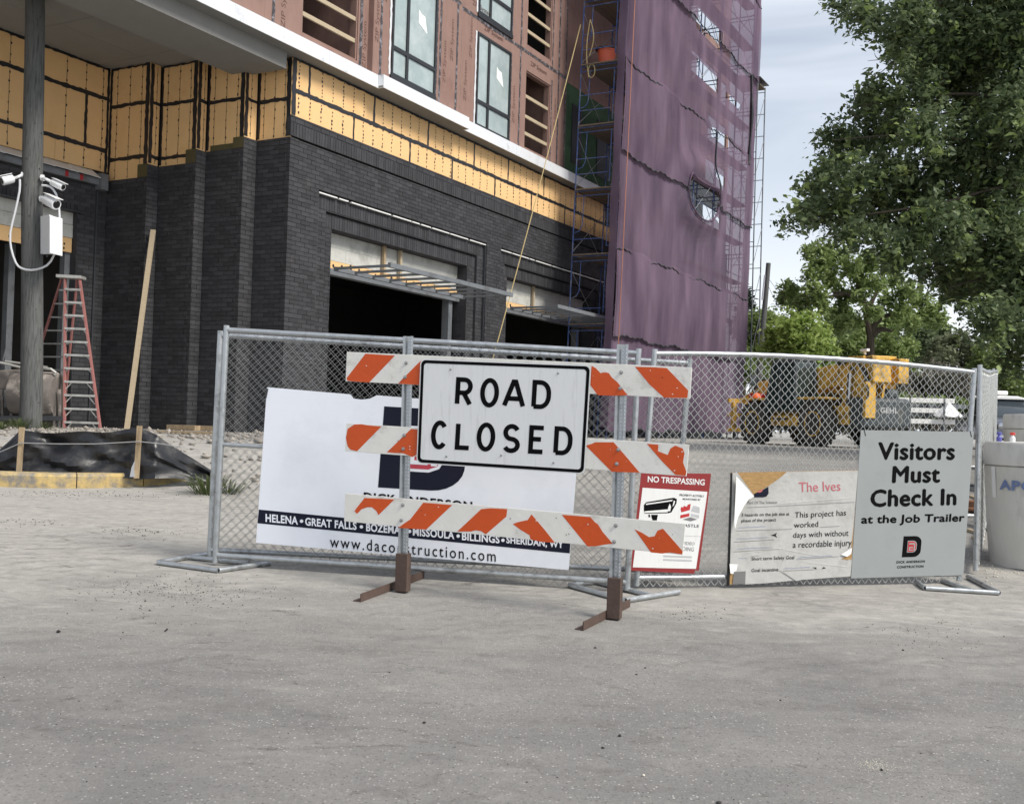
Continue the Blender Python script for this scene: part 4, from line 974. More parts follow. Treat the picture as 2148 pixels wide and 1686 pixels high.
# stepladder
LD = 23.6
def lp(x, y, dy=0.0): cc = conv(2.81, 0, 460); return at_y(*cc(x, y), LD + dy)
lad = empty('stepladder', (*lp(480, 1235)[:2], H(*lp(480, 1235)[:2])), label='red fibreglass stepladder with aluminium steps standing open by the left opening', cat='ladder')
gl = lambda p: np.array([p[0], p[1], H(p[0], p[1])])
fl0, fl1 = lp(385, 345), lp(470, 350); fb0, fb1 = gl(lp(385, 1245, -.5)), gl(lp(590, 1245, -.5))
fb0 = lp(380, 1243, -.55); fb1 = lp(592, 1243, -.55); zb = H(fb0[0], fb0[1]); fb0[2] = fb1[2] = zb
for a, b in ((fl0, fb0), (fl1, fb1)): m = MB(); m.bar(a, b, .035, .085, (0, 1, 0)); m.build('front_rail', 'fibreglass', lad)
rt0, rt1 = lp(365, 345, .15), lp(455, 350, .15); rb0, rb1 = lp(205, 860, 1.1), lp(372, 1180, 1.1)
rb0 = rt0 + (rb0 - rt0) * ((rt0[2] - H(rb0[0], rb0[1])) / (rt0[2] - rb0[2])); rb1 = rt1 + (rb1 - rt1) * ((rt1[2] - H(rb1[0], rb1[1])) / (rt1[2] - rb1[2]))
for a, b in ((rt0, rb0), (rt1, rb1)): m = MB(); m.bar(a, b, .03, .07, (0, 1, 0)); m.build('rear_rail', 'fibreglass', lad)
for i in range(11):
    q = (415 - 345 + i * 79.3) / (1243 - 345); a = fl0 + (fb0 - fl0) * q; b = fl1 + (fb1 - fl1) * q; m = MB(); m.bar(a, b, .09, .045); m.build('step', 'aluminium', lad)
    if i >= 1:
        for e, s_ in ((a, 1), (b, -1)):
            d = nrm(b - a) * s_; m = MB(); m.bar(e + d * .015 - EZ * .17, e + d * .15 - EZ * .02, .02, .025, (0, 1, 0)) if i > 6 else m.bar(e + d * .01 - EZ * .08, e + d * .07 - EZ * .02, .02, .025, (0, 1, 0)); m.build('step_brace', 'aluminium', lad)
    q2 = min(.97, q * 1.0); a = rt0 + (rb0 - rt0) * q2; b = rt1 + (rb1 - rt1) * q2; m = MB(); m.bar(a, b, .02, .035); m.build('rear_bar', 'aluminium', lad)
m = MB(); c = (fl0 + fl1 + rt0 + rt1) / 4; m.box(c + EZ * .02, (np.linalg.norm(fl1 - fl0) + .24, .3, .07), (nrm(fl1 - fl0), nrm(np.cross(EZ, fl1 - fl0)), EZ)); m.build('top_cap', 'aluminium', lad, bevel=.01)

# leaning plank
pw = conv(2.81, 0, 460); a = at_y(*pw(748, 1232), 23.3); a[2] = H(a[0], a[1]) + .01; b = Plane(W(-.98, 3, 0), -E1).pt(*pw(907, 65)) - E1 * .02
m = MB(); m.bar(a, b, .11, .045, (0, 1, 0)); m.build('plank', 'lumber', label='long pale timber plank leaning against the dark brick wall', cat='plank')
# mortar mixer behind the pole
mx_ = empty('mortar_mixer', (*at_y(60, 890, 23.3)[:2], H(*at_y(60, 890, 23.3)[:2])), label='cement crusted mortar mixer standing behind the utility pole', cat='mixer')
cm = conv(5.62, 0, 740); mp_ = lambda x, y, dy=0: at_y(*cm(x, y), 23.3 + dy)
m = MB(); A_, B_ = mp_(180, 480), mp_(690, 500); d = nrm(B_ - A_); m.lathe([(.0, -.02), (.46, 0), (.49, .05), (.49, np.linalg.norm(B_ - A_) - .05), (.46, np.linalg.norm(B_ - A_)), (0, np.linalg.norm(B_ - A_) + .02)], A_, 28, (nrm(np.cross(d, EZ)), np.cross(nrm(np.cross(d, EZ)), d), d)); m.build('drum', 'mixer', mx_, smooth=True)
m = MB(); m.prism([mp_(x, y, -.1) for x, y in ((-30, 205), (240, 190), (230, 270), (120, 440), (-30, 430))], (0, .6, 0)); m.build('engine_cover', 'mixer', mx_, bevel=.03)
m = MB(); m.path([mp_(*p, -.25) for p in ((0, 115), (240, 170), (470, 175), (600, 190), (660, 235), (640, 260))], .03, 6); m.path([mp_(*p, .3) for p in ((60, 100), (240, 125), (560, 170))], .03, 6); m.build('hopper_rim', 'aluminium', mx_)
for x0, x1 in ((20, 40), (150, 130), (700, 720), (640, 650)): m = MB(); a, b = mp_(x0, 430, -.2), mp_(x1, 740, -.2); b[2] = H(b[0], b[1]); m.bar(a, b, .05, .05); m.build('leg', 'mixer', mx_)
m = MB(); m.bar(mp_(-60, 770, -.25), mp_(740, 770, -.25), .1, .1); m.build('frame_beam', 'steel_dark', mx_)
for x in (60, 560): m = MB(); p = mp_(x, 790, -.1); p[2] = H(p[0], p[1]) + .2; m.lathe([(.08, -.08), (.2, -.07), (.2, .07), (.08, .08)], p, 18, ((1, 0, 0), (0, 0, 1), (0, 1, 0))); m.build('wheel', 'tyre', mx_)
m = MB(); m.path([mp_(30, 110), mp_(90, -120), mp_(110, -230)], .014, 5); m.build('lever', 'steel_grey', mx_)
# stacked timber by the stepped corner
for k, (x0, y0, x1, y1, dy, m_) in enumerate(((165, 185, 440, 215, 0, 'old_lumber'), (300, 205, 650, 245, -.05, 'old_lumber'), (60, 235, 560, 262, -.3, 'lumber'), (200, 262, 660, 285, -.5, 'old_lumber'))):
    cc = conv(4.683, 320, 860); a = at_y(*cc(x0, y0), 20.6 + dy); b = at_y(*cc(x1, y1), 20.2 + dy); zz = max(H(a[0], a[1]), H(b[0], b[1])) + (.02 if k > 1 else .10 if k == 1 else .10)
    a[2] = b[2] = zz + .02; m = MB(); m.bar(a, b, .14, .09 if k < 2 else .04)
    m.build('timber_offcut', m_, label=('short grey timber block on the left of the pile by the brick corner', 'long timber with holes lying by the brick corner', 'pale thin board lying on the rubble by the brick corner', 'grey thin board lying nearest the fence by the brick corner')[k], cat='timber', group='timber by the brick corner')

# ================================================================== RUBBLE, PEBBLES, WEEDS
def stones(name, pts, sizes, m, seed, **k):
    r = np.random.default_rng(seed); base = np.array([(1, 0, 0), (-1, 0, 0), (0, 1, 0), (0, -1, 0), (0, 0, 1), (0, 0, -1)], float); F = np.array([(0, 2, 4), (2, 1, 4), (1, 3, 4), (3, 0, 4), (2, 0, 5), (1, 2, 5), (3, 1, 5), (0, 3, 5)])
    V = []; FF = []
    for i, (p, s) in enumerate(zip(pts, sizes)):
        a = r.uniform(0, 2 * pi); R_ = np.array([[cos(a), -sin(a), 0], [sin(a), cos(a), 0], [0, 0, 1]]); b = base * r.uniform(.5, 1.1, (6, 1)) * s * np.array([1, r.uniform(.6, 1), r.uniform(.4, .75)])
        V.append(b @ R_.T + p + np.array([0, 0, s * .25])); FF.append(F + 6 * i)
    return build_np(name, np.concatenate(V), np.concatenate(FF), m, kind='stuff', **k)
pts = []; sz = []
while len(pts) < 2600:
    x, y = rng.uniform(-11, -1.2), rng.uniform(12.9, 23.5)
    if y < 13.3 and x < -3.6: continue
    pts.append(np.array([x, y, H(x, y)])); sz.append(rng.choice([.02, .035, .05, .09], p=[.4, .35, .2, .05]) * rng.uniform(.7, 1.4))
stones('rubble', pts, sz, 'rubble', 3, label='broken grey rubble spread on the site behind the silt fence', cat='rubble')
pts = []; sz = []
def scatter(n_, px, py, sx, sy, s0, s1):
    for _ in range(n_):
        q = (px + rng.normal() * sx, py + rng.normal() * sy)
        if q[1] > 1030: p = hit(*q); pts.append(p); sz.append(rng.uniform(s0, s1))
scatter(240, 360, 1232, 90, 16, .003, .008); scatter(90, 470, 1245, 60, 8, .003, .008); scatter(60, 400, 1275, 110, 28, .004, .010); scatter(90, 300, 1115, 50, 6, .004, .010); scatter(160, 200, 1036, 110, 5, .004, .012)
scatter(60, 1450, 1285, 40, 8, .003, .009); scatter(90, 1950, 1330, 70, 18, .003, .007); scatter(60, 60, 1095, 50, 5, .004, .010)
for q, s in (((122, 1326), .022), ((350, 1320), .013), ((890, 1516), .016), ((1249, 1359), .013), ((1353, 1401), .012), ((1335, 1415), .012), ((1300, 1544), .014), ((1265, 1569), .016), ((817, 1410), .009), ((1894, 1364), .014), ((1508, 1684), .016), ((1850, 1615), .014), ((1637, 1469), .011), ((260, 1521), .008)): pts.append(hit(*q)); sz.append(s)
for _ in range(120): q = (rng.uniform(0, 2148), rng.uniform(1250, 1686)); pts.append(hit(*q)); sz.append(rng.uniform(.002, .006))
stones('grit', pts, sz, 'pebble_dark', 5, label='dark grit and crumbs of asphalt scattered over the road', cat='grit')
pts = []; sz = []
scatter(70, 2080, 1185, 40, 18, .006, .02); scatter(60, 2100, 1210, 40, 12, .004, .012); scatter(40, 2060, 1140, 25, 20, .006, .02); scatter(70, 1300, 1500, 500, 90, .002, .005)
for q, s in (((1350, 1627), .014), ((1390, 1546), .007), ((1265, 1567), .01), ((590, 1425), .008), ((1890, 1395), .006), ((1633, 1469), .006)): pts.append(hit(*q)); sz.append(s)
stones('pale_gravel', pts, sz, 'pebble_light', 6, label='pale gravel crumbs scattered on the road, thickest by the concrete riser', cat='gravel')
# spilled sawdust spot
c = hit(1838, 1605); pts = []; sz = []
for _ in range(420):
    x, y = c[0] + rng.normal() * .045, c[1] + rng.normal() * .05; pts.append(np.array([x, y, H(x, y)])); sz.append(rng.uniform(.0012, .004))
stones('sawdust', pts, sz, 'pebble_light', 8, label='small pale spill of sawdust on the road at lower right', cat='sawdust')
def tuft(px, py, Y, n_, h, spread, label):
    p0 = at_y(px, py, Y); z = H(p0[0], p0[1]); V = []; F = []
    for i in range(n_):
        a = rng.uniform(0, 2 * pi); r = rng.uniform(0, spread) * .4; b = np.array([p0[0] + r * cos(a), p0[1] + r * sin(a), z - .01]); hh = h * rng.uniform(.45, 1.1); ln_ = rng.uniform(.2, 1.1) * spread; w = .006
        d = np.array([cos(a), sin(a), 0]); s_ = np.array([-sin(a), cos(a), 0]) * w; o = len(V)
        V += [b - s_, b + s_, b + d * ln_ * .45 + EZ * hh * .75 + s_ * .7, b + d * ln_ * .45 + EZ * hh * .75 - s_ * .7, b + d * ln_ + EZ * hh * .8]; F += [(o, o + 1, o + 2, o + 3), (o + 3, o + 2, o + 4)]
    build_np('grass_tuft', np.array(V), F, 'grass', label=label, cat='grass', group='weeds on the site')
tuft(438, 1006, 12.75, 150, .30, .46, 'green grass tuft at the right end of the silt fence'); tuft(478, 1008, 12.9, 70, .2, .4, 'grass tuft behind the left end of the chain link fence')
tuft(40, 905, 20.5, 120, .28, .4, 'weeds on the left of the utility pole base'); tuft(92, 903, 20.5, 70, .2, .3, 'weeds on the right of the utility pole base'); tuft(3, 915, 19.5, 70, .2, .3, 'weeds at the left picture edge above the silt fence')
# ================================================================== CHAIN LINK FENCE
def chain(O, U, V, N_, w, h, q=.034, r=.0030):
    """woven wire: zigzag strands that interlock, as one joined mesh"""
    nw = int(w / q); nv = int(h / q); k = np.arange(nv + 1)
    off = np.stack([U * r, N_ * r, -U * r, -N_ * r]); Vs = []; Fs = []
    base = np.arange(nv)[:, None] * 4
    f0 = np.concatenate([np.stack([base[:, 0] + j, base[:, 0] + (j + 1) % 4, base[:, 0] + 4 + (j + 1) % 4, base[:, 0] + 4 + j], 1) for j in range(4)])
    for i in range(nw):
        x = (i + ((k + i) % 2)) * q; d = np.where((k + i) % 2 == 0, .0035, -.0035); wob = .004 * np.sin(i * .9 + k * .31) + .003 * np.sin(k * .17 + i * .05)
        P = O + np.outer(x + wob * .4, U) + np.outer(k * q, V) + np.outer(d + wob, N_)
        Vs.append((P[:, None, :] + off[None]).reshape(-1, 3)); Fs.append(f0 + i * (nv + 1) * 4)
    return np.concatenate(Vs), np.concatenate(Fs)
def fence_panel(a, b, ta, tb, label, mid=True, group=None, r=.021, q=.034, wr=.0030, top_over=.03, sag=0, side=1, wm='wire'):
    """a, b bottom corners; ta, tb top corners (world points)"""
    a, b, ta, tb = [np.asarray(p, float) for p in (a, b, ta, tb)]
    o = empty('chain_link_fence', (a + b) / 2, label=label, cat='fence', group=group)
    U = b - a; w = np.linalg.norm(U); U = U / w; V = nrm((ta - a) + (tb - b)); N_ = nrm(np.cross(U, V)); N_ = N_ if N_ @ (EYE - a) > 0 else -N_
    for p, t in ((a, ta), (b, tb)): m = MB(); m.tube(p - nrm(t - p) * .03, t + nrm(t - p) * .035, r * 1.08, 10); m.build('post', 'galv', o, smooth=True)
    m = MB(); m.path([ta + (tb - ta) * x + EZ * sag * 4 * x * (1 - x) for x in np.linspace(0, 1, 12)], r, 10); m.build('top_rail', 'galv', o, smooth=True)
    m = MB(); m.tube(a + V * .03, b + V * .03, r, 10); m.build('bottom_rail', 'galv', o, smooth=True)
    if mid: m = MB(); m.tube(a + (ta - a) * .5, b + (tb - b) * .5, r * .8, 8); m.build('mid_rail', 'galv', o, smooth=True)
    h = (np.linalg.norm(ta - a) + np.linalg.norm(tb - b)) / 2
    v, f = chain(a - V * .035, U, V, N_, w, h + .06, q, wr)
    # fit the mesh to a frame whose top is not parallel to its bottom
    uu = (v - a) @ U; vv = (v - a) @ V; hl = np.linalg.norm(ta - a) + (np.linalg.norm(tb - b) - np.linalg.norm(ta - a)) * np.clip(uu / w, 0, 1) + sag * 4 * np.clip(uu / w, 0, 1) * (1 - np.clip(uu / w, 0, 1))
    v = v + np.outer(vv * (hl / h - 1), V) + N_ * (.012 * side)
    build_np('chain_link', v, f, wm, o, kind='stuff')
    return o, Plane(a, N_), N_
# left front panel
fa, fb = hit(452, 1172, .05), hit(1316, 1229, .05); fpl = vplane(fa, fb)
pa, FL, NL = fence_panel(fa, fb, fpl.pt(475, 692), fpl.pt(1339, 741), 'front chain link fence panel carrying the large white banner', group='chain link fence panels', side=-1, q=.038, wr=.0021, wm='wire_dark')
# second panel pushed against it from behind
ga, gb = hit(440, 1161, .05), hit(1410, 1206, .05); gpl = vplane(ga, gb)
fence_panel(ga, gb, gpl.pt(462, 703), gpl.pt(1446, 762), 'second chain link panel standing close behind the banner panel', group='chain link fence panels', mid=False, q=.038, wr=.0021, wm='wire_dark')
# right panel with the visitor signs
ra, rb = hit(1333, 1223, .06) + np.array([.02, .08, 0]), hit(2012, 1211, .05); rpl = vplane(ra, rb)
pr_, RP, NR = fence_panel(ra, rb, rpl.pt(1373, 742), rpl.pt(2043, 781), 'chain link fence panel carrying the visitors sign', mid=False, group='chain link fence panels', sag=.045, q=.033, wr=.0031, side=1)
# panels running back on the right
prev = None
for i, (d0, d1) in enumerate(((9.75, 13.2), (13.3, 16.7), (16.8, 20.2))):
    f_ = lambda d: np.array([4.12 + (d - 9.6) * .46 , d, 0])
    a, b = f_(d0), f_(d1); a[2] = H(a[0], a[1]) + .06; b[2] = H(b[0], b[1]) + .06
    fence_panel(a, b, a + EZ * 1.78, b + EZ * 1.78, ('chain link panel running back from the visitors sign, nearest of three', 'middle chain link panel of the row running back at right', 'farthest chain link panel of the row running back at right')[i], mid=True, group='chain link fence panels', q=.05)
    m = MB(); e = b + np.array([-.35, -.1, 0]); g = b + np.array([.45, .1, 0]); s_ = np.array([.12, -.5, 0])
    Q_ = [e + s_, g + s_, g - s_, e - s_]
    for p in Q_: p[2] = H(p[0], p[1]) + .021
    m.path(Q_, .02, 8, closed=True); m.build('fence_stand', 'galv', label=('pipe stand under the first joint of the fence running back', 'pipe stand under the second joint of the fence running back', 'pipe stand at the far end of the fence running back')[i], cat='fence stand', group='fence stands')
def stand(name_pts, label):
    P_ = {k: hit(*v, .021) for k, v in name_pts.items()}; o = empty('fence_stand', (P_['A'] + P_['C']) / 2 - EZ * .02, label=label, cat='fence stand', group='fence stands')
    for a, b in (('A', 'B'), ('B', 'C'), ('A', 'D'), ('M', 'N')):
        m = MB(); d = nrm(P_[b] - P_[a]); m.tube(P_[a] - d * .0, P_[b], .0205, 10); m.build('stand_pipe', 'galv', o, smooth=True)
        m = MB(); m.lathe([(.014, 0), (0.001, .001)], P_[a] - d * .002, 10, (nrm(np.cross(d, EZ)), EZ, -d)); m.build('pipe_end', 'lens', o)
stand(dict(A=(332, 1179), B=(458, 1196), C=(566, 1180), D=(440, 1160), M=(390, 1167.5), N=(523, 1181)), 'galvanised pipe stand under the left end of the banner fence')
stand(dict(A=(1195, 1227), B=(1312, 1259), C=(1424, 1241), D=(1300, 1213), M=(1250, 1220), N=(1372, 1250)), 'galvanised pipe stand under the joint of the two front fence panels')
stand(dict(A=(1941, 1233), B=(2095, 1243), C=(2030, 1209), D=(1924, 1220), M=(1975, 1217), N=(2040, 1239)), 'dirty pipe stand under the right end of the visitors sign fence')

# ================================================================== SIGNS ON THE FENCE
def flat(o, name, m, plane, poly, lift, th=.0015):
    P_ = [plane.pt(x, y, lift) for x, y in poly]; mb = MB(); mb.prism(P_, -plane.n * th); return mb.build(name, m, o)
def sign(plane, quad, lift, th, name, m, label, cat='sign', bulge=0):
    c = [plane.pt(x, y, lift) for x, y in quad]; o = empty(name, (c[2] + c[3]) / 2, label=label, cat=cat)
    mb = MB(); mb.prism(c, -plane.n * th); mb.build('sign_panel', m, o); return o
def txt(o, s, plane, quad, lift, m, bold=0.0, space=1.0, name='lettering', heavy=0.0):
    return print_text(s, [plane.pt(x, y, lift) for x, y in quad], plane.n, name, m, o, bold, space, lift=0, heavy=heavy)
def D_logo(o, plane, x0, y0, x1, y1, lift, sk, dark, red, white):
    """heavy D with a red a in its counter; sk = px the bottom shifts left"""
    def L(u, v): return (x0 + (x1 - x0) * u - sk * v, y0 + (y1 - y0) * v + (x1 - x0) * u * SL)
    SL = D_logo.slope
    out_ = [(0, 0), (.62, 0)] + [(.62 + .38 * sin(a), .30 - .30 * cos(a)) for a in np.linspace(.2, pi / 2, 6)] + [(1, .68)] + [(.62 + .38 * cos(a), .70 + .30 * sin(a)) for a in np.linspace(0.1, pi / 2, 7)] + [(0, 1)]
    flat(o, 'logo_letter', dark, plane, [L(*p) for p in out_], lift)
    inn = [(.25, .22), (.58, .22), (.70, .27), (.76, .38), (.76, .62), (.70, .73), (.58, .78), (.25, .78)]
    flat(o, 'logo_counter', white, plane, [L(*p) for p in inn], lift + .0012)
    sc_ = lambda p, k: (.505 + (p[0] - .505) * k, .5 + (p[1] - .5) * k)
    flat(o, 'logo_counter', red, plane, [L(*sc_(p, .87)) for p in inn], lift + .0024)
    for q in ([(.34, .33), (.62, .33), (.62, .40), (.34, .40)], [(.34, .52), (.56, .52), (.56, .57), (.40, .57), (.40, .64), (.56, .64), (.56, .69), (.34, .69)], [(.62, .33), (.67, .36), (.67, .70), (.60, .70), (.60, .4), (.62, .4)]):
        flat(o, 'logo_mark', white, plane, [L(*p) for p in q], lift + .0036)
D_logo.slope = .06
# large banner (its top edge has a bite torn out)
BQ = [(560, 812), (735, 827), (742, 836), (760, 838), (776, 836), (790, 829), (880, 836), (1223, 856), (1209, 993), (1193, 1195), (820, 1163), (537, 1138)]
lf = .030
c = [FL.pt(*p, lf) for p in BQ]; ban = empty('banner_sign', c[-1], label='large white construction company banner with dark stripe on the left fence panel', cat='banner')
mb = MB(); mb.prism(c, -FL.n * .003); mb.build('banner_sheet', 'banner_white', ban)
def Y(x, yl): return yl + (x - 540) * (1195 - 1138) / (1193 - 537) * 1.02
flat(ban, 'banner_stripe', 'ink_navy', FL, [(543, Y(543, 1068)), (1197, Y(1197, 1068) + 6), (1195, Y(1195, 1098) + 4), (540, Y(540, 1097))], lf + .0015)
def line_txt(o, s, x0, x1, yt, yb, m, bold, space=1.05):
    txt(o, s, FL, [(x0, Y(x0, yt)), (x1, Y(x1, yt)), (x1, Y(x1, yb)), (x0, Y(x0, yb))], lf + .003, m, bold, space)
for s, x0, x1 in (('HELENA', 557, 625), ('GREAT FALLS', 640, 748), ('BOZEMAN', 768, 852), ('MISSOULA', 866, 953), ('BILLINGS', 969, 1048), ('SHERIDAN, WY', 1062, 1182)):
    line_txt(ban, s, x0, x1, 1075.5 + (x0 - 540) * .005, 1092.5 + (x0 - 540) * .005, 'banner_white', .03)
for x in (632.5, 758, 859, 961, 1055): 
    p = [(x + 3.6 * cos(a), Y(x, 1084 + (x - 540) * .006) + 3.6 * sin(a)) for a in np.linspace(0, 2 * pi, 13)[:-1]]; flat(ban, 'stripe_dot', 'banner_white', FL, p, lf + .003)
line_txt(ban, 'www.daconstruction.com', 692, 1040, 1110, 1134, 'ink_black', .004, 1.25)
line_txt(ban, 'DICK ANDERSON', 763, 991, 1012, 1030, 'ink_black', .03, 1.1); line_txt(ban, 'CONSTRUCTION', 775, 975, 1036, 1052, 'ink_black', .03, 1.1)
D_logo(ban, FL, 806, 852, 984, 1022, lf + .0015, 13, 'ink_navy', 'ink_red', 'banner_white')
for p, q in (((560, 815), (556, 835)), ((545, 843), (556, 845))): flat(ban, 'tie', 'steel_dark', FL, [p, (p[0] + 3, p[1]), (q[0] + 3, q[1]), q], lf + .004)
# no trespassing sign
cs = conv(5.268, 1310, 960); C = lambda *pp: [cs(*p) for p in pp]
nt_ = empty('warning_sign', RP.pt(1400, 1200, .03), label='red and white no trespassing sign with a camera picture, tied to the fence', cat='sign')
mb = MB(); mb.prism([RP.pt(*p, .032) for p in C((186, 165), (957, 175), (940, 330), (820, 1245), (780, 1240), (768, 1278), (66, 1246))], -RP.n * .003); mb.build('sign_panel', 'sign_red', nt_)
flat(nt_, 'sign_field', 'sign_white', RP, C((200, 330), (915, 375), (905, 460), (790, 1225), (450, 1218), (92, 1208)), .0335)
txt(nt_, 'NO TRESPASSING', RP, C((258, 200), (890, 238), (884, 305), (256, 268)), .0335, 'sign_white', .022)
txt(nt_, 'PROPERTY ACTIVELY', RP, C((610, 398), (880, 412), (878, 436), (608, 422)), .035, 'ink_black', .01); txt(nt_, 'MONITORED BY', RP, C((645, 444), (842, 454), (840, 474), (643, 464)), .035, 'ink_black', .01)
# the camera picture on it
for poly, mt in ((((215, 520), (240, 490), (545, 440), (580, 455), (575, 500), (520, 600), (490, 610), (225, 615), (215, 580)), 'ink_black'), (((240, 505), (535, 462), (525, 478), (235, 520)), 'sign_white'), (((222, 590), (480, 568), (478, 600), (222, 608)), 'sign_white'),
                 (((500, 505), (515, 540), (505, 590), (480, 590), (482, 550)), 'sign_white'), (((545, 470), (560, 480), (548, 520), (530, 540)), 'sign_white'), (((265, 625), (280, 625), (285, 655), (265, 655)), 'ink_black'), (((295, 628), (370, 628), (362, 665), (358, 690), (312, 690), (300, 660)), 'ink_black')):
    flat(nt_, 'camera_picture', mt, RP, C(*poly), .035 if mt == 'ink_black' else .0365, .0008)
for poly, mt in ((((620, 560), (632, 540), (650, 550), (655, 530), (690, 540), (700, 518), (732, 508), (722, 575), (628, 602)), 'logo_red'), (((618, 632), (718, 612), (715, 645), (616, 668)), 'logo_red'), (((740, 575), (760, 530), (790, 535), (830, 548), (828, 612), (740, 590)), 'ink_lightgrey'), (((735, 615), (826, 632), (822, 668), (735, 645)), 'ink_lightgrey'), (((645, 680), (728, 655), (805, 680), (730, 700)), 'ink_grey')):
    flat(nt_, 'castle_mark', mt, RP, C(*poly), .035, .0008)
txt(nt_, 'ECASTLE', RP, C((590, 726), (826, 738), (822, 770), (586, 758)), .035, 'ink_black', .005)
flat(nt_, 'rule', 'ink_lightgrey', RP, C((560, 856), (845, 866), (845, 869), (560, 859)), .035, .0008)
txt(nt_, 'VIDEO', RP, C((640, 925), (776, 932), (772, 965), (636, 958)), .035, 'ink_grey'); txt(nt_, 'RECORDING', RP, C((480, 975), (768, 988), (764, 1032), (476, 1018)), .035, 'ink_grey')
for y in (1075, 1115): flat(nt_, 'small_print', 'ink_lightgrey', RP, C((430, y), (745, y + 12), (742, y + 30), (428, y + 18)), .035, .0008)
# notice board with a torn paper sheet
iv = conv(5.62, 1510, 960); I = lambda *pp: [iv(*p) for p in pp]
ib = empty('notice_board', RP.pt(1660, 1222, .03), label='chipboard notice board with a torn, curling paper safety poster', cat='notice board')
mb = MB(); mb.prism([RP.pt(*p, .030) for p in I((135, 175), (1622, 146), (1540, 1396), (900, 1440), (115, 1492))], -RP.n * .011); mb.build('chipboard', 'osb', ib)
flat(ib, 'board_edge', 'lens', RP, I((125, 180), (150, 178), (115, 1500), (80, 1515)), .0315)
sheet = I((205, 172), (150, 180), (120, 1300), (120, 1340), (160, 1370), (300, 1345), (300, 1490), (560, 1475), (900, 1442), (1540, 1395), (1555, 1200), (1440, 1190), (1535, 1150), (1575, 800), (1600, 500), (1630, 150), (790, 165), (720, 230), (570, 335), (400, 440))
# paper built as a crumpled grid inside the torn outline
def inside(p, poly):
    r = False
    for (x0, y0), (x1, y1) in zip(poly, poly[1:] + poly[:1]):
        if (y0 > p[1]) != (y1 > p[1]) and p[0] < (x1 - x0) * (p[1] - y0) / (y1 - y0) + x0: r = not r
    return r
flat(ib, 'paper_sheet', 'paper', RP, sheet, .0335)
flat(ib, 'paper_curl', 'paper_white', RP, I((195, 215), (405, 455), (340, 490), (290, 560), (215, 700), (180, 840), (170, 760), (185, 450)), .060, .002)
flat(ib, 'paper_curl', 'paper_white', RP, I((115, 1250), (212, 1255), (195, 1330), (165, 1345), (160, 1368), (125, 1362)), .045, .002)
flat(ib, 'paper_curl', 'paper', RP, I((690, 1310), (950, 1440), (900, 1450)), .040, .002); flat(ib, 'paper_curl', 'paper_white', RP, I((1430, 1140), (1560, 1060), (1548, 1130), (1500, 1165)), .045, .002)
for (x0, y0), (x1, y1) in (((640, 545), (1590, 470)), ((700, 1070), (1300, 1180)), ((820, 1010), (640, 1230)), ((1000, 1230), (1540, 1290)), ((300, 1120), (800, 1060)), ((900, 250), (760, 520))):
    dx, dy = x1 - x0, y1 - y0; l_ = hypot(dx, dy); nx, ny = -dy / l_ * 11, dx / l_ * 11; mb = MB()      # creases standing up from the sheet
    a, b, c_, d = [RP.pt(*iv(*q), .0337) for q in ((x0 - nx, y0 - ny), (x1 - nx, y1 - ny), (x1 + nx, y1 + ny), (x0 + nx, y0 + ny))]; e, f_ = RP.pt(*iv(x0 + dx * .12, y0 + dy * .12), .0352), RP.pt(*iv(x0 + dx * .85, y0 + dy * .85), .0350)
    mb.add([a, b, c_, d, e, f_], [(0, 1, 5, 4), (1, 2, 5), (2, 3, 4, 5), (3, 0, 4)]); mb.build('paper_crease', 'paper', ib)
flat(ib, 'torn_hole', 'lens', RP, I((600, 912), (640, 900), (675, 880), (660, 910), (675, 940), (650, 925)), .0352, .0008); flat(ib, 'torn_hole', 'osb', RP, I((1430, 1190), (1520, 1150), (1540, 1160), (1510, 1205)), .0352, .0008); flat(ib, 'torn_hole', 'lens', RP, I((1090, 1290), (1140, 1290), (1135, 1310)), .0352, .0008); flat(ib, 'torn_hole', 'lens', RP, I((1200, 1310), (1225, 1285), (1250, 1300)), .0352, .0008)
flat(ib, 'stain_patch', 'ink_grey', RP, I((165, 1345), (305, 1335), (300, 1485), (150, 1490)), .0352, .0008)
flat(ib, 'logo_letter', 'ink_navy', RP, I((405, 425), (520, 370), (572, 340), (575, 420), (550, 455), (510, 465), (405, 465)), .036, .0008); flat(ib, 'logo_counter', 'ink_rose', RP, I((440, 405), (505, 370), (500, 395), (470, 410)), .0372, .0008)
for s, q, mt, bo in (('The Ives', ((930, 290), (1420, 275), (1424, 388), (936, 405)), 'ink_rose', 0), ('Part Of The Solution', ((330, 512), (675, 505), (675, 540), (328, 546)), 'ink_grey', .004), ('3 hazards on the job site at', ((255, 655), (820, 640), (820, 690), (255, 702)), 'ink_black', .004), ('phase of the project', ((255, 722), (665, 708), (662, 758), (252, 770)), 'ink_black', .004),
                     ('This project has', ((885, 640), (1490, 612), (1486, 700), (882, 730)), 'ink_black', 0), ('worked', ((875, 760), (1160, 745), (1160, 812), (873, 826)), 'ink_black', 0), ('days with without', ((865, 880), (1520, 848), (1516, 942), (862, 960)), 'ink_black', 0), ('a recordable injury', ((862, 990), (1556, 960), (1552, 1062), (858, 1082)), 'ink_black', 0),
                     ('Short term Safety Goal', ((375, 1170), (878, 1152), (876, 1205), (373, 1220)), 'ink_black', .004), ('Goal incentive', ((375, 1305), (690, 1292), (688, 1335), (372, 1346)), 'ink_black', .004)):
    txt(ib, s, RP, I(*q), .036, mt, bo)
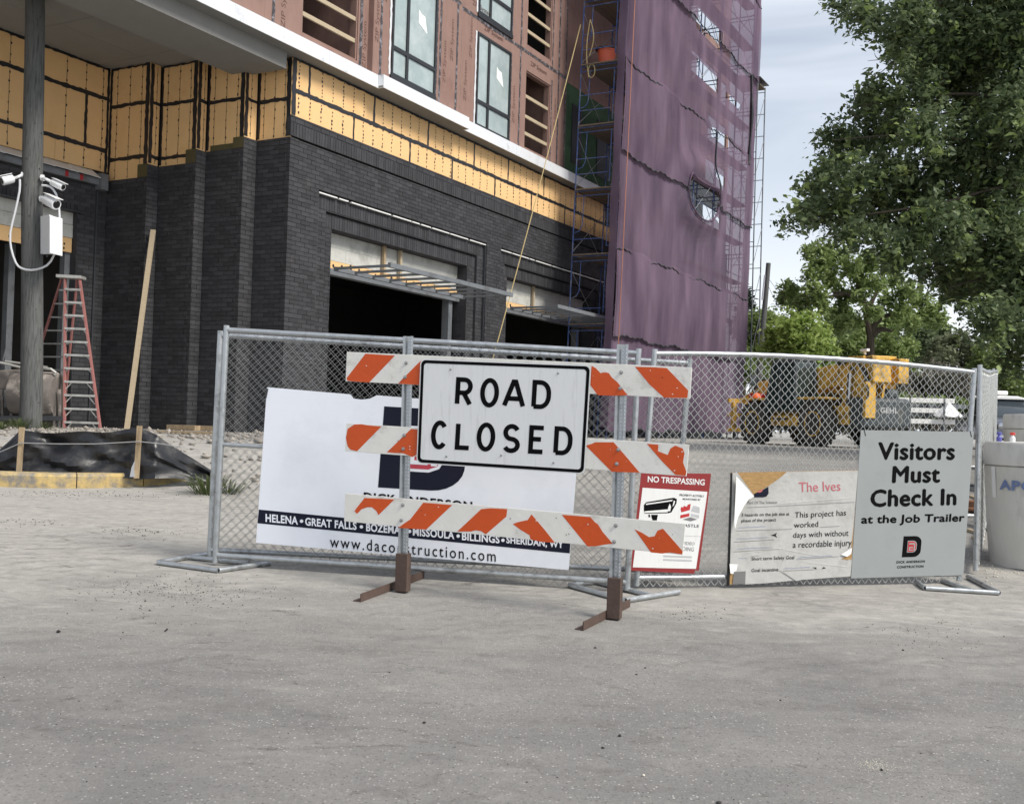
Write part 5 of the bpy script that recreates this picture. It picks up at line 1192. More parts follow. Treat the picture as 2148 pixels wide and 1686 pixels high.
for q in (((1175, 815), (1410, 803)), ((190, 858), (850, 838)), ((165, 990), (640, 962)), ((160, 1105), (700, 1072)), ((900, 1195), (1400, 1160)), ((740, 1330), (1150, 1312)), ((310, 585), (1590, 520))):
    flat(ib, 'ruled_line', 'ink_grey', RP, I(q[0], q[1], (q[1][0], q[1][1] + 4), (q[0][0], q[0][1] + 4)), .0355, .0006)
for (x, y, n_, mt) in ((215, 830, 340, 'ink_blue'), (205, 960, 380, 'ink_blue'), (200, 1080, 420, 'ink_blue'), (360, 1165, 110, 'ink_grey'), (920, 1180, 420, 'ink_blue'), (750, 1310, 330, 'ink_blue'), (220, 1190, 120, 'ink_blue')):
    pl_ = [iv(x + i * 9, y - i * .45 - 14 * abs(sin(i * 1.9)) * random.uniform(.2, 1)) for i in range(n_ // 9)]; vs, fs_ = stroke(pl_, .6); build_np('handwriting', np.array([RP.pt(a, b, .036) for a, b in vs]), fs_, mt, ib)
# visitors sign
vi = conv(4.215, 1780, 880); Vv = lambda *pp: [vi(*p) for p in pp]
vs_ = sign(RP, Vv((110, 92), (1108, 108), (1015, 1372), (22, 1402)), .034, .004, 'visitor_sign', 'sign_grey', 'light grey sign telling visitors to check in, on the right fence panel')
for s, q, bo in (('Visitors', ((270, 205), (938, 210), (932, 352), (266, 352)), .0085), ('Must', ((398, 415), (806, 412), (802, 552), (390, 556)), .0085), ('Check In', ((204, 622), (950, 612), (946, 752), (198, 768)), .0085), ('at the Job Trailer', ((118, 848), (1026, 832), (1018, 918), (112, 938)), .0045)):
    txt(vs_, s, RP, Vv(*q), .0355, 'ink_black', 0.0, 1.05 if bo > .005 else 1.03, heavy=bo)
D_logo.slope = -.02
x0, y0 = vi(488, 1030); x1, y1 = vi(650, 1215); D_logo(vs_, RP, x0, y0, x1, y1, .0355, 4, 'ink_black', 'logo_red', 'sign_grey')
txt(vs_, 'DICK ANDERSON', RP, Vv((425, 1248), (676, 1240), (674, 1262), (423, 1270)), .0355, 'ink_black', .03, 1.1); txt(vs_, 'CONSTRUCTION', RP, Vv((430, 1292), (664, 1284), (662, 1306), (428, 1314)), .0355, 'ink_black', .03, 1.1)
for p in ((135, 110), (1072, 120)): x, y = vi(*p); flat(vs_, 'wire_tie', 'steel_dark', RP, [(x, y - 5), (x + 1.5, y - 5), (x + 5, y + 8), (x + 3, y + 8)], .036)

# ================================================================== BARRICADE
b6 = conv(2.555, 700, 680); K = lambda *pp: [b6(*p) for p in pp]
pL, pR = hit(843, 1243), hit(1287, 1300); BP = vplane(pL, pR)
Ub = nrm((pR - pL) * np.array([1, 1, 0])); Nb = BP.n
bar = empty('road_barricade', (pL + pR) / 2, label='orange and white striped barricade with steel posts in the middle of the road', cat='barricade')
for (tx, ty), (bx, by) in (((856, 705), (843, 1243)), ((1306, 722), (1287, 1300))):
    t = BP.pt(tx, ty); b = BP.pt(bx, by); b = b + nrm(t - b) * .02; d = nrm(t - b); s_ = nrm(np.cross(d, Nb)); s_ = s_ if s_ @ Ub > 0 else -s_
    m = MB(); prof = [(-.039, .0), (-.022, .0), (-.014, -.022), (.014, -.022), (.022, .0), (.039, .0), (.039, -.005), (.026, -.005), (.018, -.027), (-.018, -.027), (-.026, -.005), (-.039, -.005)]
    m.prism([b + s_ * x + Nb * y for x, y in prof], t - b); m.build('post', 'galv', bar)
    m = MB(); L_ = np.linalg.norm(t - b); n_ = int(L_ / .0254)
    for i in range(2, n_):
        c_ = b + d * (i * .0254) - Nb * .0215; ring = [c_ + s_ * .0045 * cos(a) + d * .0045 * sin(a) for a in np.linspace(0, 2 * pi, 7)[:-1]]; m.add(ring, [tuple(range(6))])
        c_ = b + d * (i * .0254) + s_ * .030 + Nb * .0008; ring = [c_ + s_ * .0035 * cos(a) + d * .0045 * sin(a) for a in np.linspace(0, 2 * pi, 7)[:-1]]; m.add(ring, [tuple(range(6))])
    m.build('punched_holes', 'white_plastic', bar, kind='stuff')
    g = BP.pt(bx, by); g[2] = H(g[0], g[1]); m = MB(); c_ = g + d * .145 - Nb * .012; m.box(c_, (.092, .07, .27), (s_, Nb, d)); m.build('post_sleeve', 'rust', bar, bevel=.004)
for (a, b_) in (((757, 1263), (890, 1213)), ((1224, 1323), (1322, 1273))):
    a, b_ = hit(*a), hit(*b_); d = nrm(b_ - a); s_ = nrm(np.cross(EZ, d)); s_ = -s_ if s_[0] > 0 else s_
    m = MB(); prof = [(0, 0.003), (-.060, .003), (-.060, .009), (-.007, .009), (-.007, .058), (0, .058)]; m.prism([a - s_ * .0 + s_ * (-x) * -1 * -1 + EZ * z for x, z in prof], b_ - a); m.build('foot_angle', 'rust', bar)
RF = .012                                     # front face of the rails in front of the posts
RAILS = [((70, 148), (1920, 232), (1910, 400), (63, 305)), ((68, 530), (1905, 645), (1890, 815), (60, 680)), ((62, 905), (1885, 1068), (1870, 1235), (55, 1055))]
STR = [[((170, 158), (328, 168), (190, 312), (100, 306), (75, 303), (68, 290)), ((345, 318), (480, 326), (480, 188), (455, 206)), ((1382, 222), (1405, 236), (1430, 262), (1452, 256), (1475, 262), (1490, 285), (1520, 310), (1575, 380), (1500, 383), (1415, 380), (1375, 326)), ((1615, 228), (1700, 230), (1785, 235), (1900, 355), (1895, 395), (1770, 393), (1690, 320))],
       [((110, 537), (150, 535), (180, 541), (255, 548), (125, 680), (90, 672), (75, 655), (65, 610), (75, 560)), ((415, 560), (490, 568), (460, 690), (420, 712), (395, 700), (370, 690), (330, 690), (285, 685)), ((1350, 650), (1385, 640), (1400, 632), (1500, 632), (1570, 712), (1640, 795), (1490, 790), (1365, 665)), ((1678, 640), (1740, 645), (1738, 680), (1765, 690), (1790, 700), (1805, 665), (1830, 650), (1870, 665), (1880, 690), (1872, 740), (1890, 790), (1885, 812), (1830, 805), (1760, 735))],
       [((165, 930), (325, 938), (240, 1022), (228, 1000), (205, 980), (180, 980), (150, 990), (125, 1015), (110, 1000)), ((480, 955), (635, 968), (495, 1100), (345, 1090), (375, 1068), (410, 1045)), ((790, 990), (840, 985), (930, 990), (925, 1030), (815, 1125), (790, 1108), (760, 1103), (735, 1110), (662, 1110)), ((1060, 1018), (1130, 1100), (1185, 1170), (1110, 1165), (1055, 1152), (1050, 1130), (1000, 1100), (960, 1070), (985, 1060), (1040, 1048)), ((1222, 1020), (1375, 1032), (1400, 1060), (1415, 1070), (1440, 1110), (1495, 1175), (1450, 1180), (1410, 1188), (1360, 1190)), ((1612, 1098), (1650, 1115), (1690, 1140), (1720, 1135), (1735, 1105), (1765, 1095), (1870, 1215), (1868, 1232), (1800, 1222), (1760, 1228), (1700, 1222))]]
for r, (q, stt) in enumerate(zip(RAILS, STR)):
    m = MB(); m.prism([BP.pt(*p, RF) for p in K(*q)], -Nb * .011); rail = m.build('rail', 'barricade_white', bar, bevel=.002)
    for s in stt: flat(rail, 'orange_stripe', 'orange', BP, K(*s), RF + .0010, .0008)
    for i in range(26):     # chips knocked out of the sheeting
        u = random.random(); v = random.uniform(.1, .9); tl_, tr_, br_, bl_ = [np.array(x) for x in K(*q)]; c_ = (tl_ * (1 - u) + tr_ * u) * (1 - v) + (bl_ * (1 - u) + br_ * u) * v
        rr = random.uniform(.7, 2.2); flat(rail, 'chip', 'barricade_white' if random.random() < .8 else 'lens', BP, [(c_[0] + rr * random.uniform(.4, 1.2) * cos(a), c_[1] + rr * random.uniform(.3, 1) * sin(a)) for a in np.linspace(0, 2 * pi, 7)[:-1]], RF + .0018, .0006)
for p in ((388, 208), (383, 283), (378, 595), (373, 668), (370, 968), (362, 1050), (1541, 258), (1536, 343), (1526, 672), (1517, 748), (1512, 1078), (1503, 1165)):
    x, y = b6(*p); c_ = BP.pt(x, y, RF + .001); m = MB(); m.lathe([(.013, 0), (.013, .003), (.008, .004), (.008, .010), (.005, .012), (0.001, .012)], c_, 12, (Ub, EZ, Nb)); m.build('bolt', 'bolt', bar)
# ROAD CLOSED sign bolted to its rails
sq = K((465, 185), (1380, 220), (1345, 803), (443, 745)); SL_ = RF + .012
cn = [BP.pt(*p, SL_) for p in sq]; rs = empty('road_closed_sign', cn[3], label='white ROAD CLOSED sign with black border on the barricade', cat='sign')
def rounded(scale_in, rad):
    """rounded rectangle inside the sign quad; scale_in and rad in metres"""
    tl_, tr_, br_, bl_ = cn; w = np.linalg.norm(tr_ - tl_); h = np.linalg.norm(bl_ - tl_); P_ = []
    for cx, cy, a0 in ((w - scale_in - rad, scale_in + rad, -90), (w - scale_in - rad, h - scale_in - rad, 0), (scale_in + rad, h - scale_in - rad, 90), (scale_in + rad, scale_in + rad, 180)):
        for a in np.linspace(a0, a0 + 90, 7): x = (cx + rad * cos(radians(a))) / w; y = (cy + rad * sin(radians(a))) / h; P_.append((tl_ * (1 - x) + tr_ * x) * (1 - y) + (bl_ * (1 - x) + br_ * x) * y)
    return P_
m = MB(); m.prism(rounded(0, .038), -Nb * .003); m.build('sign_panel', 'sign_white', rs)
o_, i_ = rounded(.008, .034), rounded(.030, .022); m = MB(); k = len(o_); m.add([p + Nb * .0012 for p in o_ + i_], [(j, (j + 1) % k, (j + 1) % k + k, j + k) for j in range(k)]); m.build('sign_border', 'ink_black', rs)
# faint vertical ribs of the reflective sheeting are left to the material; letters drawn as strokes
LT = {'R': [[(0, 0), (0, 1), (.5, 1)] + arc(.52, .73, .46, .27, 90, -90, 10) + [(0, .46)], [(.48, .46), (1, 0)]], 'O': [arc(.5, .5, .5, .5, 0, 348, 28)], 'A': [[(0, 0), (.44, 1.0), (.56, 1.0), (1, 0)], [(.17, .30), (.83, .30)]],
      'D': [[(0, 0), (0, 1), (.42, 1)] + arc(.42, .56, .58, .44, 80, 0, 7) + arc(.42, .44, .58, .44, 0, -80, 7) + [(.42, 0), (0, 0)]], 'C': [arc(.52, .5, .5, .5, 42, 318, 22)], 'L': [[(0, 1), (0, 0), (1, 0)]],
      'S': [arc(.5, .74, .47, .26, 25, 270, 12) + arc(.5, .24, .5, .24, 88, -155, 12)], 'E': [[(1, 1), (0, 1), (0, 0), (1, 0)], [(0, .52), (.82, .52)]]}
WORDS = [('R', 652, 745, 285, 440), ('O', 785, 886, 288, 446), ('A', 905, 1030, 296, 450), ('D', 1062, 1165, 300, 455), ('C', 520, 612, 515, 670), ('L', 652, 740, 522, 674), ('O', 766, 866, 526, 682), ('S', 905, 1000, 534, 690), ('E', 1045, 1135, 542, 695), ('D', 1180, 1280, 548, 702)]
for ch, x0, x1, y0, y1 in WORDS:
    V = []; F = []; sw = 25; sk = -10
    for st in LT[ch]:
        w = x1 - x0 - sw; h = y1 - y0 - sw; P_ = [(x0 + sw / 2 + u * w, y1 - sw / 2 - v * h) for u, v in st]
        vs, fs_ = stroke(P_, sw, closed=(ch == 'O')); o = len(V)
        V += [BP.pt(*b6(x - (y - (y0 + y1) / 2) * .06, y + (x - (x0 + x1) / 2) * .055), SL_ + .0014) for x, y in vs]; F += [tuple(i + o for i in f) for f in fs_]
    build_np('letter', np.array(V), F, 'ink_black', rs)
for p in ((627, 242), (1203, 262), (898, 702), (604, 708), (1178, 742)): x, y = b6(*p); c_ = BP.pt(x, y, SL_ + .0005); m = MB(); m.lathe([(.008, 0), (.008, .002), (.004, .005), (0.001, .005)], c_, 10, (Ub, EZ, Nb)); m.build('rivet', 'bolt', rs)
# ================================================================== TELEHANDLER
def oriented(origin, fwd):
    f = nrm(np.array([fwd[0], fwd[1], 0])); l = np.array([-f[1], f[0], 0]); return (lambda x, y, z: np.asarray(origin) + f * x + l * y + EZ * z), f, l
al = radians(67); fw = (-cos(al), sin(al)); rw = hit(1722, 936); rw = at_y(1714, 936, 29.5); rw[2] = H(rw[0], rw[1])
T0, Ft, Lt = oriented((0, 0, 0), fw); org = rw - Lt * .88; T, Ft, Lt = oriented(org, fw)
th = empty('telehandler', org, label='yellow and dark grey telehandler parked behind the right fence', cat='telehandler')
TA = (Ft, Lt, EZ)
def tb(name, m, x0, x1, y0, y1, z0, z1, parent=None, bevel=.03, **k):
    q = MB(); q.box(T((x0 + x1) / 2, (y0 + y1) / 2, (z0 + z1) / 2), (x1 - x0, y1 - y0, z1 - z0), TA); return q.build(name, m, parent or th, bevel=bevel, **k)
def wheel(c, ax, r, w, parent, hub='yellow_paint', lugs=True):
    X_ = nrm(np.cross(ax, EZ)); A3 = (X_, EZ, np.asarray(ax))
    m = MB(); m.lathe([(r * .55, -w * .42), (r * .8, -w * .5), (r * .97, -w * .42), (r, -w * .2), (r, w * .2), (r * .97, w * .42), (r * .8, w * .5), (r * .55, w * .42)], c, 28, A3); o = m.build('wheel', 'tyre', parent, smooth=True)
    m = MB(); m.lathe([(0.001, w * .2), (r * .18, w * .2), (r * .2, w * .1), (r * .46, w * .08), (r * .5, w * .44), (r * .56, w * .45), (r * .56, w * .36), (r * .5, -w * .4), (.001, -w * .4)], c, 24, A3); m.build('rim', hub, o, smooth=True)
    if lugs:
        m = MB()
        for i in range(20):
            a = 2 * pi * i / 20; d = X_ * cos(a) + EZ * sin(a)
            for s_ in (-1, 1): m.box(c + d * (r + .012) + np.asarray(ax) * w * .22 * s_, (.05, .05, w * .42), (d, np.cross(d, ax), np.asarray(ax)))
        m.build('tread_lugs', 'tyre', o, kind='stuff')
for x in (0, 2.75):
    for s_ in (-1, 1): wheel(T(x, .88 * s_, .62), Lt * s_, .62, .42, th)
for x in (0, 2.75): tb('axle', 'machine_grey', x - .12, x + .12, -.7, .7, .5, .74)
tb('chassis', 'yellow_paint', -.9, 3.6, -.38, .62, .62, 1.12); tb('engine_pod', 'machine_grey', -.75, 1.7, -1.28, -.42, .72, 1.62, bevel=.10)
tb('counterweight', 'machine_grey', -1.35, -.72, -1.1, .55, .55, 1.35, bevel=.10); tb('battery_step', 'yellow_paint', .75, 2.0, .40, .95, .55, .85)
cab = MB(); c0 = [T(x, y, z) for z, pts_ in ((.95, ((.75, .36), (2.15, .36), (2.15, 1.05), (.75, 1.05))), (2.35, ((.85, .36), (1.85, .36), (1.85, 1.0), (.85, 1.0)))) for x, y in pts_]; cab.hexa(c0); cb = cab.build('cab', 'cab_glass', th, bevel=.04)
for i, j in ((0, 4), (1, 5), (2, 6), (3, 7)): q = MB(); q.tube(c0[i], c0[j], .05, 8); q.build('cab_pillar', 'machine_grey', cb)
q = MB(); q.hexa([p + EZ * .0 for p in c0[4:]] + [p + EZ * .09 for p in c0[4:]]); q.build('cab_roof', 'machine_grey', cb, bevel=.03)
for x0, x1 in ((-.62, .62), (2.13, 3.37)): tb('mudguard', 'yellow_paint', x0, x1, .62, 1.12, 1.28, 1.34)
# boom: rear pivot tower, main boom sloping forward, carriage and forks
for y in (-.34, .30): q = MB(); q.prism([T(x, y, z) for x, z in ((-1.05, .9), (-.3, .9), (-.45, 1.9), (-.55, 2.45), (-1.15, 2.45), (-1.2, 1.6))], Lt * .07); q.build('pivot_plate', 'yellow_paint', th)
bm0, bm1 = T(-1.2, 0, 2.12), T(3.6, 0, 1.55); q = MB(); q.bar(bm0, bm1, .52, .62); q.build('boom', 'yellow_paint', th, bevel=.03)
q = MB(); q.bar(T(-1.45, 0, 2.10), T(-.2, 0, 1.97), .62, .72); q.build('boom_rear_housing', 'yellow_paint', th, bevel=.04)
q = MB(); q.bar(bm1, T(4.5, 0, 1.25), .30, .38); q.build('boom_extension', 'yellow_paint', th, bevel=.02)
q = MB(); q.tube(T(-.7, .45, 1.0), T(-.75, .45, 2.0), .07, 10); q.build('lift_cylinder', 'chrome', th); q = MB(); q.tube(T(-.9, -.05, 1.1), T(.9, -.05, 1.75), .08, 10); q.build('lift_cylinder', 'yellow_paint', th)
tb('counter_plate', 'yellow_paint', -1.42, -1.30, .15, .50, .80, 1.75, bevel=.02); tb('side_plate', 'yellow_paint', -.95, -.3, -.95, -.42, 1.62, 2.5, bevel=.02); tb('deck_box', 'yellow_paint', -1.3, -.5, -1.05, -.7, 1.75, 2.42, bevel=.02)
for y in (-.5, .5): q = MB(); q.bar(T(4.5, y, .35), T(4.5, y, 1.35), .12, .12, Ft); q.build('carriage_upright', 'yellow_paint', th)
for z in (.4, .85, 1.3): q = MB(); q.bar(T(4.5, -.7, z), T(4.5, .7, z), .1, .12); q.build('carriage_bar', 'yellow_paint', th)
for y in (-.4, .4): q = MB(); q.bar(T(4.55, y, .12), T(5.7, y, .12), .12, .05); q.bar(T(4.58, y, .1), T(4.58, y, 1.0), .12, .05, Lt); q.build('fork', 'steel_dark', th)
tb('tool_box', 'machine_red', 3.0, 3.4, -.6, .75, 1.15, 1.5, bevel=.02); q = MB(); q.lathe([(.14, 0), (.16, .1), (.10, .22), (.02, .26)], T(2.95, .78, 1.25), 12); q.build('warning_lamp', 'orange_cloth', th, smooth=True)
q = MB(); q.tube(T(-.2, -.8, 1.6), T(-.2, -.8, 2.15), .05, 10); q.build('exhaust', 'steel_dark', th)
q = MB(); q.box(T(-.9, .1, 2.62), (.25, .1, .07), TA); q.box(T(-.9, .1, 2.55), (.05, .05, .1), TA); q.build('work_light', 'white_plastic', th)
print_text('GEHL', [T(-1.362, -.05, 1.10), T(-1.362, -.65, 1.10), T(-1.362, -.65, .95), T(-1.362, -.05, .95)], -Ft, 'lettering', 'ink_lightgrey', th, .04, 1.1, lift=0)
for i, y in enumerate((.34, .40, .46)):      # hydraulic hoses looping from the pivot tower to the boom
    q = MB(); q.path(smooth_curve([T(-.95, y, 1.0), T(-1.35 - .05 * i, y, 1.35), T(-1.3, y, 1.9), T(-.9, y, 2.3), T(-.1, y - .1, 2.25)], 20), .022, 6); q.build('hydraulic_hose', 'tyre', th, smooth=True)
for z in (.85, .98, 1.11, 1.24, 1.37): tb('pod_vent', 'lens', -.76, -.74, -1.18, -.62, z, z + .06, bevel=0)
for x0, x1 in ((.80, 1.42), (1.5, 2.05)):     # side window frames of the cab
    q = MB(); r_ = [T(x0, 1.062, 1.15), T(x1, 1.062, 1.15), T(x1 - .12 * (x1 > 1.6), 1.02, 2.2), T(x0 + .04, 1.02, 2.2)]; q.path(r_, .022, 6, closed=True); q.build('window_frame', 'machine_grey', cb)
q = MB(); q.path([T(2.05, 1.05, 1.9), T(2.2, 1.35, 1.95), T(2.2, 1.4, 1.75)], .018, 6); q.box(T(2.2, 1.42, 1.85), (.04, .2, .3), TA); q.build('mirror', 'machine_grey', cb)
for z in (.42, .72): tb('cab_step', 'machine_grey', 1.2, 1.7, .95, 1.12, z, z + .05, bevel=.01)
for x, z in ((-.78, 2.12), (-.7, 1.1), (3.55, 1.55)): q = MB(); q.tube(T(x, -.42, z), T(x, .44, z), .06, 12); q.build('pivot_pin', 'chrome', th)
q = MB(); q.tube(T(2.0, .1, 1.35), T(3.9, .1, 1.15), .045, 10); q.build('tilt_cylinder', 'chrome', th)
for i in range(3): q = MB(); q.path(smooth_curve([T(3.2, -.2 + .15 * i, 1.85), T(3.7, -.2 + .15 * i, 1.95), T(4.3, -.2 + .15 * i, 1.65), T(4.5, -.2 + .15 * i, 1.3)], 16), .018, 6); q.build('hydraulic_hose', 'tyre', th, smooth=True)

# ================================================================== things beyond the fence on the right
r0 = at_y(1945, 905, 33.0); r0[2] = H(r0[0], r0[1]); wr_ = empty('white_rack', r0, label='white trailer with three horizontal rails beyond the visitors sign', cat='trailer')
cr = conv(10.74, 1860, 800); wp = lambda x, y, dy=0: at_y(*cr(x, y), 33.0 + dy)
for (x0, y0, x1, y1) in ((240, 415, 1520, 445), (320, 640, 1540, 670), (385, 890, 1530, 915)): m = MB(); m.bar(wp(x0, y0), wp(x1, y1), .10, .145); m.build('rail', 'white_paint', wr_, bevel=.01)
for x in (340, 900, 1260): m = MB(); a, b = wp(x, 420, .1), wp(x, 1000, .1); b[2] = H(b[0], b[1]); m.bar(a, b, .08, .08); m.build('upright', 'steel_dark', wr_)
m = MB(); m.box(wp(900, 560, .9), (1.9, 1.4, .12)); m.box(wp(900, 760, .9), (1.9, 1.4, .12)); m.build('deck', 'steel_grey', wr_)
for x in (420, 1600): m = MB(); p = wp(x, 900, .5); p[2] = H(p[0], p[1]) + .30; m.lathe([(.1, -.1), (.3, -.09), (.3, .09), (.1, .1)], p, 20, ((1, 0, 0), (0, 0, 1), (0, 1, 0))); m.build('wheel', 'tyre', wr_, smooth=True)
m = MB(); cc = wp(1400, 620, -.1); ring = [cc + np.array([.42 * cos(a) * (1 + .2 * sin(3 * a)), .25 * sin(a), -.22 + .05 * sin(5 * a)]) for a in np.linspace(0, 2 * pi, 15)[:-1]]; m.add([cc + EZ * .22] + ring, [(0, i + 1, (i + 1) % 14 + 1) for i in range(14)] + [tuple(range(14, 0, -1))]); m.build('folded_sheet', 'white_plastic', label='crumpled white sheet lying on the white trailer', cat='sheet', smooth=True)
# far wire fence posts beyond
for i, px in enumerate((1908, 1980)):
    m = MB(); a = at_y(px, 905, 31.0); a[2] = H(a[0], a[1]); m.tube(a, a + EZ * 1.45, .03, 8); m.build('wire_fence_post', 'steel_grey', label=('left thin steel post in front of the white trailer', 'right thin steel post in front of the white trailer')[i], cat='post', group='thin posts by the trailer')
# concrete risers
def riser(px_left, y_top, d, rad, h, label, text=False, low=None):
    e = at_y(px_left, y_top, d); c = e + np.array([rad, 0, 0]); z0 = H(c[0], c[1]); o = empty('concrete_riser', (c[0], c[1], z0), label=label, cat='concrete riser'); b = np.array([c[0], c[1], z0]); ht = e[2] - z0
    m = MB(); m.lathe([(rad * .88, 0), (rad * .93, ht * .3), (rad * .985, ht - .23), (rad * .985, ht - .235), (rad * .965, ht - .225)], b, 56); m.build('riser_barrel', 'concrete', o, smooth=True)
    m = MB(); m.lathe([(rad * .985, ht - .222), (rad, ht - .215), (rad * .995, ht - .02), (rad * .97, ht), (.001, ht + .012)], b, 56); m.build('riser_lid', 'concrete', o, smooth=True)
    if text:
        v, f = glyph('APC', .04, 1.1); a0, a1, zz0, zz1 = radians(-164), radians(-131), ht * .62, ht * .70
        ang = a0 + (a1 - a0) * v[:, 0]; z = zz0 + (zz1 - zz0) * v[:, 1]; rr = rad * .955 + .008 + (z - ht * .3) / (ht * .7) * rad * .04; P_ = np.stack([b[0] + rr * np.cos(ang), b[1] + rr * np.sin(ang), b[2] + z], 1); build_np('lettering', P_, f, 'spray_blue' if False else 'ink_blue', o)
        m = MB(); A_ = np.linspace(radians(-176), radians(-170), 5); m.grid([[b + np.array([(rad * .985 - .02 * (1 - k) + .006) * cos(a), (rad * .985 - .02 * (1 - k) + .006) * sin(a), ht * (.55 + .25 * k)]) for a in A_] for k in (0, 1)]); m.build('paper_label', 'paper_white', o)
    return b, ht
rb_, rh = riser(2075, 926, 10.4, .62, 1.1, 'pale concrete manhole riser with blue lettering at the right picture edge', True)
riser(2112, 868, 16.5, .62, 1.0, 'plain concrete manhole riser behind the lettered one')
def bottle(px, dy, label, cm_, body):
    a = at_y(px, 915, 10.4 + dy); p = np.array([a[0], a[1], rb_[2] + rh + .004]); o = empty('spray_bottle', p, label=label, cat='bottle')
    m = MB(); m.lathe([(.024, 0), (.026, .008), (.026, .04), (.012, .055), (.011, .064)], p, 14); m.build('bottle_body', body, o, smooth=True); m = MB(); m.lathe([(.018, .064), (.024, .07), (.024, .086), (.006, .09)], p, 12); m.build('bottle_cap', cm_, o)
bottle(2124, -.02, 'small bottle with a red cap standing on the concrete riser', 'spray_red', 'white_plastic'); bottle(2096, .08, 'small blue bottle standing on the concrete riser', 'spray_blue', 'spray_blue')
# rusty manhole frame, scraps of wood
p = hit(2068, 1072); m = MB(); m.lathe([(.22, 0), (.38, 0.0), (.38, .03), (.32, .05), (.30, .12), (.24, .12), (.22, .03)], p + EZ * .01, 30); m.build('manhole_frame', 'rust_iron', label='rusty iron manhole frame lying between the fence and the concrete riser', cat='manhole frame', smooth=True)
for i, (a, b) in enumerate((((2031, 1111), (2054, 1118)), ((2040, 1126), (2052, 1128)), ((2035, 1040), (2080, 1055)))):
    a, b = hit(*a, .02), hit(*b, .02); m = MB(); m.bar(a, b, .05, .03); m.build('wood_scrap', 'lumber', label=('long pale wood scrap beside the visitors sign', 'short pale wood scrap beside the visitors sign', 'thin batten lying behind the rusty manhole frame')[i], cat='wood scrap', group='wood scraps by the fence')
# parked car, front three-quarter, partly hidden
cp_ = at_y(2146, 945, 33.5); cp_[2] = H(cp_[0], cp_[1]); car = empty('parked_car', cp_, label='dark grey car with a pale roof parked behind the concrete risers', cat='car')
Tc, Fc, Lc = oriented(cp_, (-.12, -1)); CA = (Fc, Lc, EZ)
def loft(secs, name, m_, parent, **k):
    mb = MB(); n_ = len(secs[0]); [mb.add(s_, []) for s_ in secs]
    mb.f += [(i * n_ + j, i * n_ + (j + 1) % n_, (i + 1) * n_ + (j + 1) % n_, (i + 1) * n_ + j) for i in range(len(secs) - 1) for j in range(n_)] + [tuple(range(n_))[::-1], tuple((len(secs) - 1) * n_ + j for j in range(n_))]; return mb.build(name, m_, parent, **k)
def sec(x, w, z0, z1, t=.9): return [Tc(x, y, z) for y, z in ((-w, z0), (-w * 1.02, (z0 + z1) / 2), (-w * t, z1 - .04), (-w * t * .8, z1), (w * t * .8, z1), (w * t, z1 - .04), (w * 1.02, (z0 + z1) / 2), (w, z0))]
loft([sec(.05, .80, .38, .78), sec(.0 - .15, .90, .32, .90), sec(-1.0, .94, .30, 1.02), sec(-1.4, .95, .30, 1.06), sec(-3.6, .95, .30, 1.06), sec(-4.3, .92, .34, 1.0)], 'car_body', 'car_paint', car, smooth=True)
loft([sec(-1.25, .84, 1.04, 1.08), sec(-2.0, .80, 1.05, 1.66, .86), sec(-3.2, .80, 1.05, 1.70, .86), sec(-4.1, .84, 1.04, 1.12)], 'cabin', 'car_glass', car, smooth=True)
loft([sec(-1.85, .70, 1.64, 1.70, .9), sec(-2.2, .74, 1.64, 1.76, .9), sec(-3.2, .72, 1.64, 1.78, .9), sec(-3.6, .66, 1.62, 1.70, .9)], 'car_roof', 'white_paint', car, smooth=True)
q = MB(); q.box(Tc(-2.6, 0, 1.86), (.7, .5, .14), CA); q.build('roof_box', 'white_paint', car, bevel=.04)
for y in (-.66, .66): q = MB(); q.lathe([(.11, 0), (.10, .04), (.001, .06)], Tc(.02, y, .74), 14, (Lc, EZ, Fc)); q.build('headlight', 'chrome', car, smooth=True)
q = MB(); q.box(Tc(.04, 0, .58), (.08, 1.1, .16), CA); q.build('grille', 'lens', car); q = MB(); q.box(Tc(.08, 0, .42), (.1, 1.7, .1), CA); q.build('bumper', 'chrome', car, bevel=.02)
for x in (-.85, -3.5):
    for s_ in (-1, 1): wheel(Tc(x, .82 * s_, .34), Lc * s_, .34, .22, car, 'chrome', False)

# ================================================================== distant poles
def far_pole(top_px, base_px, d, r, label, wires=False):
    t = at_y(*top_px, d); b = at_y(*base_px, d); b = t + (b - t) * ((t[2] - H(b[0], b[1])) / (t[2] - b[2])); o = empty('utility_pole', b, label=label, cat='utility pole')
    m = MB(); m.tube(b, t, r, 12, r * .75); m.build('pole_shaft', 'pole_wood', o, smooth=True); return o, t
o, t = far_pole((1612, 552), (1592, 790), 44, .13, 'far wooden utility pole beside the purple netting')
m = MB(); m.tube(t - EZ * .5 + np.array([-.12, 0, 0]), t - EZ * 1.5 + np.array([-.2, 0, 0]), .05, 8); m.build('insulator', 'white_plastic', o)
m = MB(); m.tube(t - EZ * .6, at_y(1648, 600, 44.5) + (at_y(1700, 690, 46) - at_y(1648, 600, 44.5)) * 2.0, .010, 4); m.tube(t - EZ * .9, at_y(1630, 640, 44.2), .010, 4); m.build('guy_wire', 'steel_dark', o)
far_pole((1915, 680), (1909, 800), 64, .12, 'thin distant pole among the trees above the telehandler')
